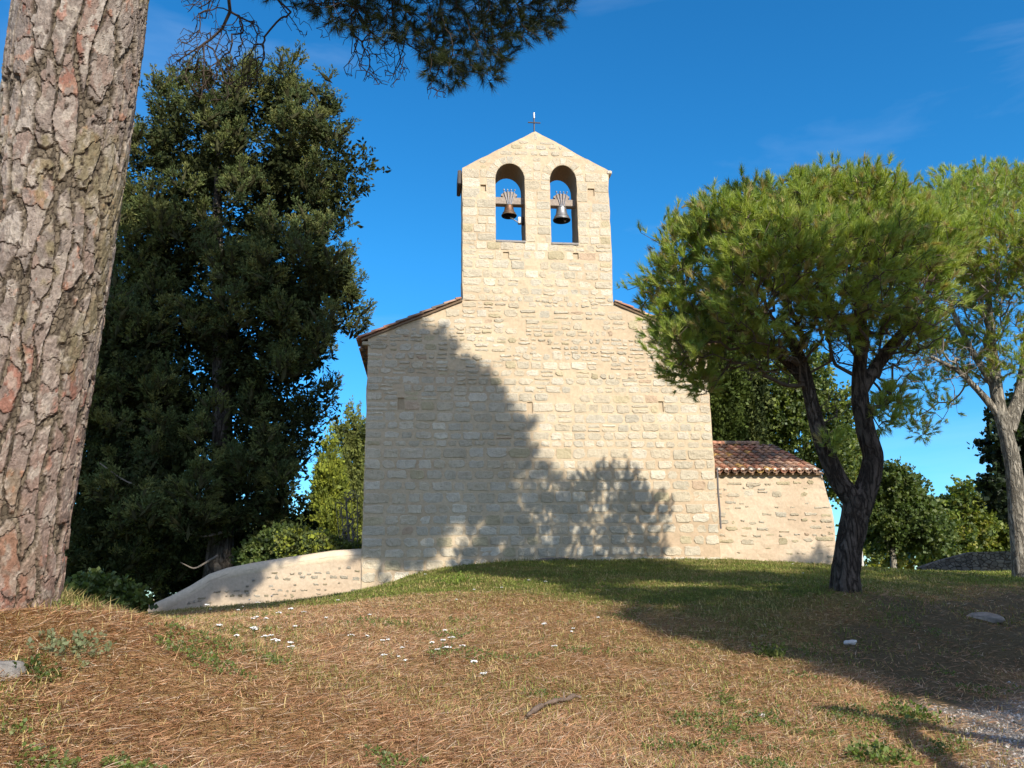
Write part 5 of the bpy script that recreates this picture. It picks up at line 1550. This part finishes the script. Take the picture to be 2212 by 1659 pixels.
# ------------------------------------------------------------------ trees outside the frame whose shade lies on the lawn
def shade_tree(name, label, base, pts, yc, n, ybnd=1.2, wide=()):
    L = []
    for px, py, r in pts:
        p = ghit(px, py) if not isinstance(px, tuple) else np.array(px)
        L.append((cast(p, yc + random.uniform(-ybnd, ybnd)), r))
    for c, r in list(L):
        for _ in range(2): L.append((c + SDIR * random.uniform(.5, 3.5) + RNG.normal(size=3) * .3, r * .75))
    for c in wide: L.append((np.array(c, float), 1.7))  # unseen crown lobes added to keep sky light off the bank
    t = thing(name, label, "tree", base)
    top = np.mean([c for c, r in L], 0)
    g = G(); hp, hd = sample_lobes(L, n, .25, 1.0, 1.0)
    needle_tufts(g, hp, unit(hd * .5 + np.array([0, 0, .5]) + RNG.normal(size=hd.shape) * .5), 30, .34, .034, PINE_DK, (.2, 1.4), .2)
    g.build("crown", NEEDLE, t)
    b = np.array(base)
    pts_ = [b - (0, 0, .3), b + (.1, 0, 2.5), b * .6 + top * .4 + (.3, 0, 0), top, top + (0, 0, 2)]
    o, Q = trunk_tube("trunk", pts_, [.36, .30, .26, .18, .06], BARK_D, t, 14)
    A, par, tid = skeleton([(list(Q[::3]), -1)], hp[RNG.choice(len(hp), 200, replace=False)], .5, .2, .06)
    g = G(); branch_mesh(g, A, par, .014, 2.4, .12, (1, 1, 1), len(Q[::3])); g.build("branches", TWIG, t)
zb_ = zg(13.0, -4.0)[0]
shade_tree("tall_pine", "tall dark pine standing outside the picture beyond the gravel path", (13.0, -4.0, zb_),
   [(1500,1352,.55),(1580,1368,.7),(1660,1385,.8),(1740,1395,.9),(1820,1412,.9),(1900,1435,.9),(1960,1470,.8),(2030,1480,.65),(2100,1488,.6),(2190,1495,.5),(2100,1440,1.0),(2150,1370,1.1),(2000,1380,1.1),(1900,1340,1.1),(2050,1320,1.0),(1960,1295,1.0),(2180,1310,1.0),(1850,1300,.8),(1420,1328,.5),
    ((5.3,13,2.2),0,.8),((5.4,13,3.2),0,.8),((5.4,13,4.2),0,.8),((5.0,13,4.8),0,.6),((5.8,13,4.6),0,.7),(1300,1250,.7),(1400,1247,.9),(1520,1250,.9),(1640,1250,.8),(1740,1262,.7),(1220,1252,.5),(1700,1300,.4),(1300,1275,.55),(1400,1288,.6),(1500,1284,.6),(1500,1312,.6),(1250,1262,.5),(1610,1345,.6),(1700,1352,.7),(1560,1332,.4),(1160,1246,.4),(1640,1285,.5)], -4.0, 9500, 1.2, [(14, -2, 8), (15, 1, 8), (16, 4, 7.5), (17, -3, 9), (14, -6, 10), (18, 1, 10), (12, -7, 8), (16, -6, 12), (15, -1, 12), (19, 5, 9), (18, 8, 7.5), (12, 4, 5.5), (13, 6, 5), (11.5, 2, 5.5), (14, 9, 5.5), (15, 11, 6.5), (13.5, 7, 8), (16, 8, 10), (12, 0, 6), (12.5, 4, 9), (14, 2, 10)])
# made-up forked prop beyond the right edge, added only to cast its shadow
tip = ghit(1778, 1536); tipc = tip + SDIR * 7.5
pr = thing("shadow_prop", "unseen forked prop added beside the gravel path to cast a shadow", "post", (tipc[0], tipc[1], zg(tipc[0], tipc[1])[0]))
g1 = ghit(2205, 1610); g2 = ghit(2045, 1656)
bu = tip + (g1 - tip) * 2.5; bu[2] = zg(bu[0], bu[1])[0] - .2
e1 = bu + (tipc - bu) * .86; sh_ = tip + (bu - tip) * .14
bl = sh_ + (g2 - sh_) * 2.9; bl[2] = zg(bl[0], bl[1])[0] - .2
g = G(); tube(g, [bu, (bu + tipc) / 2 + (.03, 0, .04), tipc], [.11, .12, .07], 10); g.build("post", BARK_G, pr)
g = G(); tube(g, [bl, (bl + e1) / 2 + (0, 0, .05), e1], [.12, .12, .10], 10); g.build("caster_brace", BARK_G, pr)

# ------------------------------------------------------------------ ground cover
def scatter_xy(n, ymin, ymax, power=1.6):
    """points in the wedge of ground before the camera, thinning with distance"""
    out = np.zeros((0, 2))
    while len(out) < n:
        u = RNG.uniform(size=n * 2)
        e = 2 - power
        y = (ymin ** e + u * (ymax ** e - ymin ** e)) ** (1 / e) if abs(e) > 1e-3 else ymin * (ymax / ymin) ** u
        x = RNG.uniform(-.82, .82, n * 2) * y
        out = np.concatenate([out, np.column_stack([x, y])])
    return out[:n]
def nz2(P, sc, seed, o=3): return fbm(np.column_stack([P * sc, np.zeros(len(P))]), seed, o)
CHB = [tuple(W(s, d, 0)[:2]) for s, d in ((-4.6, -.02), (8.6, -.02), (8.6, 14), (-4.6, 14))]
WLB = [tuple(W(s, d, 0)[:2]) for s, d in ((-11.5, 0.0), (-4.6, 0.0), (-4.6, .6), (-11.5, .6))]
def clear(P):
    return ~seg_poly_inside(P, CHB) & ~seg_poly_inside(P, WLB) & (np.hypot(P[:, 0] - old_b[0], P[:, 1] - old_b[1]) > .40)
def blades(g, P, az, tilt, L, wd, cols, lift=0.0, curve=.25, var=.25):
    n = len(P); z = zs(P)
    o = np.column_stack([P, z + lift])
    h = np.column_stack([np.cos(az), np.sin(az), np.zeros(n)])
    d1 = unit(h * np.cos(tilt)[:, None] + np.array([0, 0, 1]) * np.sin(tilt)[:, None])
    t2 = tilt - curve
    d2 = unit(h * np.cos(t2)[:, None] + np.array([0, 0, 1]) * np.sin(t2)[:, None])
    side = np.column_stack([-np.sin(az), np.cos(az), RNG.normal(size=n) * .4]); side = unit(side) * (wd * .5)[:, None]
    m = o + d1 * (L * .5)[:, None]; e = m + d2 * (L * .5)[:, None]
    v = np.stack([o - side, o + side, m + side, m - side, e], 1).reshape(-1, 3)
    b = np.arange(n)[:, None] * 5
    c = np.asarray(cols)[RNG.integers(0, len(cols), n)] * RNG.uniform(1 - var, 1 + var, (n, 1))
    nb = g.n
    g.add(v, b + np.array([[0, 1, 2, 3]]), np.repeat(c, 5, 0))
    g.f3.append(b + np.array([[3, 2, 4]]) + nb); g.m3.append(np.zeros(n, int))
GREENP = lambda P: nz2(P, .8, 201, 4) + (nz2(P, 3.0, 203, 3) - .5) * .35
NEEDLE_BR = [(.46, .245, .125), (.54, .32, .175), (.38, .19, .10), (.56, .37, .22), (.45, .26, .14), (.30, .15, .085), (.58, .45, .32), (.40, .25, .12)]
P = scatter_xy(420000, 2.9, 17, 1.7); P = P[clear(P)]
lw_ = lawn_w(P); pw_ = path_w(P)
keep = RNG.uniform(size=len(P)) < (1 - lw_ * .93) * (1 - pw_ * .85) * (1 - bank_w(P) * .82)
P = P[keep]; n = len(P)
g = G()
flow = (nz2(P, .55, 211, 3) - .5) * 9
az = np.where(RNG.uniform(size=n) < .45, RNG.uniform(0, 6.283, n), flow + RNG.normal(size=n) * .9)
dist = np.hypot(P[:, 0], P[:, 1])
blades(g, P, az, np.abs(RNG.normal(size=n)) * .22 + .03, RNG.uniform(.05, .135, n), .0025 + dist * .0002, NEEDLE_BR, .012 + 0 * 1, .12, .3)
P = scatter_xy(800, 2.9, 14, 1.7); P = P[clear(P)]; n = len(P)
blades(g, P, RNG.uniform(0, 6.283, n), np.abs(RNG.normal(size=n)) * .1 + .02, RNG.uniform(.05, .17, n), RNG.uniform(.005, .009, n), [(.16, .11, .075), (.22, .16, .12), (.12, .08, .055)], .02, .05, .2)
tag(g.build("pine_needles", STRAW), None, None, None, "stuff")
# dry and green grass growing through the needles and on the lawn
P = scatter_xy(330000, 2.9, 26, 1.35); P = P[clear(P)]
lw_ = lawn_w(P); pw_ = path_w(P); gp = GREENP(P)
pr_ = np.clip(lw_ * 1.0 + (1 - lw_) * np.clip((gp - .45) * 4, .14, .8), 0, 1) * (1 - pw_ * .95)
P = P[RNG.uniform(size=len(P)) < pr_]; lw_ = lawn_w(P); n = len(P); dist = np.hypot(P[:, 0], P[:, 1])
green = np.clip(lw_ * .85 + (GREENP(P) - .48) * 1.8, 0, 1) > RNG.uniform(size=n)
g = G()
for m_, cols in ((green, [(.15, .19, .034), (.18, .21, .042), (.125, .16, .03), (.21, .22, .055)]), (~green, [(.40, .31, .13), (.45, .36, .16), (.33, .26, .10), (.27, .235, .08)])):
    Q = P[m_]; k = len(Q); dq = dist[m_]
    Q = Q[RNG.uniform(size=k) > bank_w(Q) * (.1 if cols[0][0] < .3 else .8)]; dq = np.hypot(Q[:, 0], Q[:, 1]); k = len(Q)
    blades(g, Q, RNG.uniform(0, 2 * math.pi, k), RNG.uniform(.5, 1.45, k), RNG.uniform(.03, .085, k) * (1 + .3 * RNG.uniform(size=k)), .0035 + dq * .00035, cols, -.005, .5, .28)
# taller tufts against the walls, at the foot of the old pine and along the crest
def tuft_pts(px0, py0, px1, py1, n, jit):
    a = ghit(px0, py0); b = ghit(px1, py1)
    t = RNG.uniform(0, 1, n)
    return (a + (b - a) * t[:, None])[:, :2] + RNG.normal(size=(n, 2)) * jit
T = np.concatenate([tuft_pts(60, 1312, 200, 1316, 420, .09), tuft_pts(200, 1316, 330, 1335, 260, .2), tuft_pts(800, 1276, 960, 1228, 500, .10), tuft_pts(960, 1224, 1556, 1214, 1500, .12), tuft_pts(1556, 1214, 1800, 1226, 700, .12), tuft_pts(400, 1320, 780, 1288, 900, .12), tuft_pts(1000, 1266, 1010, 1258, 60, .05)])
k = len(T)
blades(g, T, RNG.uniform(0, 2 * math.pi, k), RNG.uniform(.8, 1.5, k), RNG.uniform(.07, .17, k), np.full(k, .007), [(.22, .2, .07), (.30, .25, .10), (.13, .15, .035), (.36, .28, .13)], -.01, .5, .3)
tag(g.build("grass", STRAW), None, None, None, "stuff")
# clover and low green weeds in patches
P = scatter_xy(90000, 2.9, 12, 1.7); P = P[clear(P)]
gp = nz2(P, 1.5, 221, 3) + (nz2(P, 6, 223, 2) - .5) * .3
P = P[(gp > .70) & (path_w(P) < .3)]; n = len(P)
o = np.column_stack([P, zs(P) + RNG.uniform(.012, .05, n)])
g = G(); leaf_sprays(g, o, unit(RNG.normal(size=(n, 3)) * .5 + np.array([0, 0, 1])), 3, .017, .016, [(.13, .18, .04), (.11, .16, .036), (.16, .19, .05), (.13, .16, .06)], 1.0, .5)
tag(g.build("clover", LEAF), None, None, None, "stuff")
# gravel on the path
P = scatter_xy(60000, 4.5, 13, 1.6); P = P[(path_w(P) > RNG.uniform(.15, .9, len(P)))]
n = len(P); zc = zs(P)
oct_v = np.array([(1, 0, 0), (-1, 0, 0), (0, 1, 0), (0, -1, 0), (0, 0, 1), (0, 0, -1.0)]); oct_f = np.array([(0, 2, 4), (2, 1, 4), (1, 3, 4), (3, 0, 4), (2, 0, 5), (1, 2, 5), (3, 1, 5), (0, 3, 5)])
v = oct_v[None] * RNG.uniform(.004, .016, (n, 1, 1)) * RNG.uniform(.6, 1.3, (n, 1, 3)) + RNG.normal(size=(n, 6, 3)) * .003 + np.column_stack([P, zc + .005])[:, None]
c = np.asarray([(.42, .39, .35), (.52, .49, .45), (.33, .30, .27), (.24, .21, .18)])[RNG.integers(0, 4, n)]
g = G(); g.add(v.reshape(-1, 3), (oct_f[None] + (np.arange(n) * 6)[:, None, None]).reshape(-1, 3), np.repeat(c, 6, 0))
tag(g.build("gravel", MORTAR), None, None, None, "stuff")

# ------------------------------------------------------------------ small things on the ground
def rock(name, label, p, r, col, mat, seed, cat="stone", sq=.6, rot=0.0):
    import bmesh
    bm = bmesh.new(); bmesh.ops.create_icosphere(bm, subdivisions=4, radius=1)
    v = np.array([q.co[:] for q in bm.verts]); f = np.array([[q.index for q in fc.verts] for fc in bm.faces]); bm.free()
    v = np.sign(v) * np.abs(v) ** .75
    k = 1 + (fbm(v * 1.1 + seed, 301 + seed, 3) - .5) * .7 + (fbm(v * 5 + seed, 303, 3) - .5) * .12
    v = v * k[:, None] * np.array(r)
    c, s_ = math.cos(rot), math.sin(rot); v[:, :2] = v[:, :2] @ np.array([[c, s_], [-s_, c]])
    g = G(); g.add(v + np.array(p), f, np.array(col) * (.8 + .5 * fbm(v * 9, 305, 3))[:, None])
    return tag(g.build(name, mat, None, True), label, cat)
ROCKM = mat_attr("weathered_rock", .95, 16, .3, .8, .02)
p = ghit(2, 1462); rock("rock", "flat grey weathered stone at the left edge below the old pine", p + (-.10, .05, -.01), (.17, .12, .075), (.22, .205, .185), ROCKM, 2)
p = ghit(1838, 1391); rock("stone", "small white stone in the shade on the bank below the forked pine", p + (0, 0, .01), (.08, .05, .035), (.6, .58, .54), ROCKM, 5, rot=.4)
p = ghit(2128, 1338); rock("rock", "long pale rock sticking out of the shaded bank at the right", p + (0, 0, .0), (.24, .13, .075), (.27, .23, .19), ROCKM, 9, rot=-.5)
p = ghit(1434, 1404); rock("stone", "dull brown flat stone lying among needles right of the flowers", p + (0, 0, .0), (.07, .05, .02), (.25, .19, .15), ROCKM, 14)
p = ghit(1646, 1552); rock("stone", "tiny white pebble on the needles near the forked shadow", p + (0, 0, .01), (.028, .022, .02), (.62, .60, .56), ROCKM, 17)
sl = W(fpt(1205, 1207)[0], -.16, 1.86); sl[2] = zs(sl[None, :2])[0] + .01
rock("flat_stone", "flat dark stone slab lying at the foot of the chapel facade", sl, (.52, .14, .06), (.16, .14, .12), ROCKM, 21, rot=.1)
# the dead stick
sp_ = [(1140,1562),(1165,1546),(1185,1536),(1205,1533),(1225,1527),(1240,1521),(1256,1522)]
g = G(); Q = np.array([ghit(*q) for q in sp_]) + np.array([0, 0, .05])
Q[1::2, 2] += .008
tt = np.linspace(0, len(Q) - 1, 40); Q2 = np.stack([np.interp(tt, np.arange(len(Q)), Q[:, k]) for k in range(3)], 1)
rr = .0155 + .004 * np.sin(tt * 3.1) + .004 * RNG.normal(size=40); rr[0] = .008; rr[-1] = .012
tube(g, Q2, rr, 10, (.155, .112, .085))
tube(g, [Q2[24], Q2[24] + (.0, .03, .05)], [.008, .004], 6, (.25, .19, .14))
tag(g.build("stick", mat_attr("dead_wood", .95, 40, .45, .8, .01, (1, 1, 1)), None, True), "crooked grey dead stick lying on the dry needles in the foreground", "stick")
# weeds
def weed(label, px, py, n, h, cols, spread=.06):
    p = ghit(px, py); P = p[:2] + RNG.normal(size=(n, 2)) * spread
    o = np.column_stack([P, zs(P)]); g = G()
    leaf_sprays(g, o, unit(RNG.normal(size=(n, 3)) * .5 + np.array([0, 0, 1])), 9, h * .32, h, cols, .7, .34)
    c0 = np.array([p[0], p[1], zs(p[None, :2])[0] + .004])
    for q in o: tube(g, [c0, (c0 + q) / 2 + (0, 0, .008), q + (0, 0, h * .5)], [.0022, .002, .0015], 4, cols[0], caps=False)
    tag(g.build("weed", LEAF), label, "weed")
GW = [(.11, .17, .03), (.14, .19, .04), (.09, .14, .03)]
weed("dark green weed clump beside the grey stone at the left edge", 78, 1462, 26, .07, [(.06, .10, .02), (.08, .12, .03)], .05)
weed("pale grey green weed patch in the left foreground", 165, 1412, 40, .09, [(.22, .24, .13), (.19, .22, .11)], .10)
weed("small bright green seedling on the lawn before the facade's left half", 985, 1262, 40, .16, [(.15, .21, .035), (.18, .23, .04)], .22)
weed("long bright green weed strip on the slope below the lawn shade", 1560, 1520, 60, .05, GW, .11)
weed("grass tuft by the forked shadow, near the gravel", 1972, 1556, 34, .12, GW, .09)
weed("green tuft at the lower right corner in front of the gravel", 1890, 1648, 34, .12, GW + [(.22, .22, .08)], .10)
weed("upright green tuft at the edge of the lawn shade", 1668, 1420, 30, .13, [(.13, .17, .04), (.17, .19, .05)], .09)
# white yarrow
WHITE = mat_attr("white_petals", .8, 60, .08, .1, .002)
def yarrow(seed):
    rg = random.Random(seed); g = G()
    h = rg.uniform(.09, .20); lean = (rg.uniform(-.03, .03), rg.uniform(-.03, .03))
    top = np.array([lean[0], lean[1], h])
    tube(g, [(0, 0, -.02), (lean[0] * .4, lean[1] * .4, h * .55), top - (0, 0, .02)], [.0022, .002, .0016], 5, (.12, .14, .05))
    R = rg.uniform(.017, .034)
    for k in range(rg.randint(9, 16)):
        a = rg.uniform(0, 6.28); r = R * math.sqrt(rg.random()); c = top + np.array([math.cos(a) * r, math.sin(a) * r, rg.uniform(-.003, .005) - r * .12])
        tube(g, [top - (0, 0, .02), c - (0, 0, .004)], [.0012, .001], 4, (.13, .15, .06), caps=False)
        rr = rg.uniform(.0065, .0095); P = [c + (math.cos(q * 1.047) * rr, math.sin(q * 1.047) * rr, rg.uniform(-.002, .002)) for q in range(6)]
        g.add(np.array(P + [c + (0, 0, .004)]), [(q, (q + 1) % 6, 6) for q in range(6)], (.80, .79, .76))
        g.add(np.array(P + [c - (0, 0, .005)]), [((q + 1) % 6, q, 6) for q in range(6)], (.55, .56, .45))
    for k in range(4):
        z = h * rg.uniform(.1, .7); a = rg.uniform(0, 6.28); d = np.array([math.cos(a), math.sin(a), .4]) * .03
        b = np.array([lean[0] * z / h, lean[1] * z / h, z]); sd = np.array([-math.sin(a), math.cos(a), 0]) * .004
        g.add(np.array([b, b + d * .5 + sd, b + d, b + d * .5 - sd]), [(0, 1, 2, 3)], (.12, .15, .06))
    return g
yl = [(925,243),(953,201),(1058,160),(1122,163),(1092,190),(1160,203),(1223,171),(1515,170),(1078,254),(1152,264),(1210,275),(1252,256),(1300,261),(1215,336),(1340,343),(1232,366),(1045,363),(1205,382),(1135,373),(1322,380),(1162,405),(1310,398),(1238,396),(1567,367),(1657,370),(1735,355),(1768,400),(1732,446),(1790,434),(1822,407),(1940,404),(1960,405),(1980,420),(2037,362),(2000,325),(2083,405),(2127,524),(2166,525),(1668,270),(1465,257),(2065,163),(1360,238),(1140,292),(1000,300),(2147,146),(1918,50),(1830,455),(2033,446)]
yp = [(x * .4789, 1226.5 + y * .4789) for x, y in yl] + [(1059 + x * .5212, 1170.7 + y * .5212) for x, y in [(222,412),(345,380),(465,372),(268,464),(345,402),(230,188),(165,200),(52,205),(1265,120),(1300,145)]]
YLAB = "small white yarrow flower head on a thin stem in the dry grass of the mound"
protos = [yarrow(k).build("yarrow_flower", WHITE) for k in range(6)]
for k, (px, py) in enumerate(yp):
    p = ghit(px, py + 10 * 8.0 / max(6, ghit(px, py)[1]) * 1.0)
    o = protos[k] if k < 6 else protos[k % 6].copy()
    if k >= 6: COL.objects.link(o)
    o.location = tuple(p); o.rotation_euler = (0, 0, random.uniform(0, 6.28)); sc_ = random.uniform(.85, 1.25); o.scale = (sc_, sc_, sc_)
    tag(o, YLAB, "flower", "white yarrow flowers scattered over the mound")

def wood_behind():  # unseen tree belt added to cut low sky light, kept lower towards the sun
    g = G(); L = []
    for k in range(34):
        a = RAD(100 + 160 * k / 33 + random.uniform(-2, 2)); r = random.uniform(24, 30)
        x, y = math.sin(a) * r + 2, math.cos(a) * r + 4
        h = random.uniform(5, 8) if abs(math.degrees(a) - 152) > 18 else random.uniform(2.5, 3.5)
        z = zg(x, y)[0]
        for q in range(4): L.append((np.array((x + random.uniform(-1.5, 1.5), y + random.uniform(-1.5, 1.5), z + h * (q + .6) / 4.4)), random.uniform(1.6, 2.3)))
    P, D = sample_lobes(L, 5000, .4, 1.0, .8)
    leaf_sprays(g, P, unit(D + (0, 0, .4)), 8, .5, .7, LEAFD + PINE_DK, .9, .5)
    tag(g.build("far_wood", LEAF), "unseen belt of dark trees added behind the viewer to block low sky light", "woodland", None, "stuff")
wood_behind()
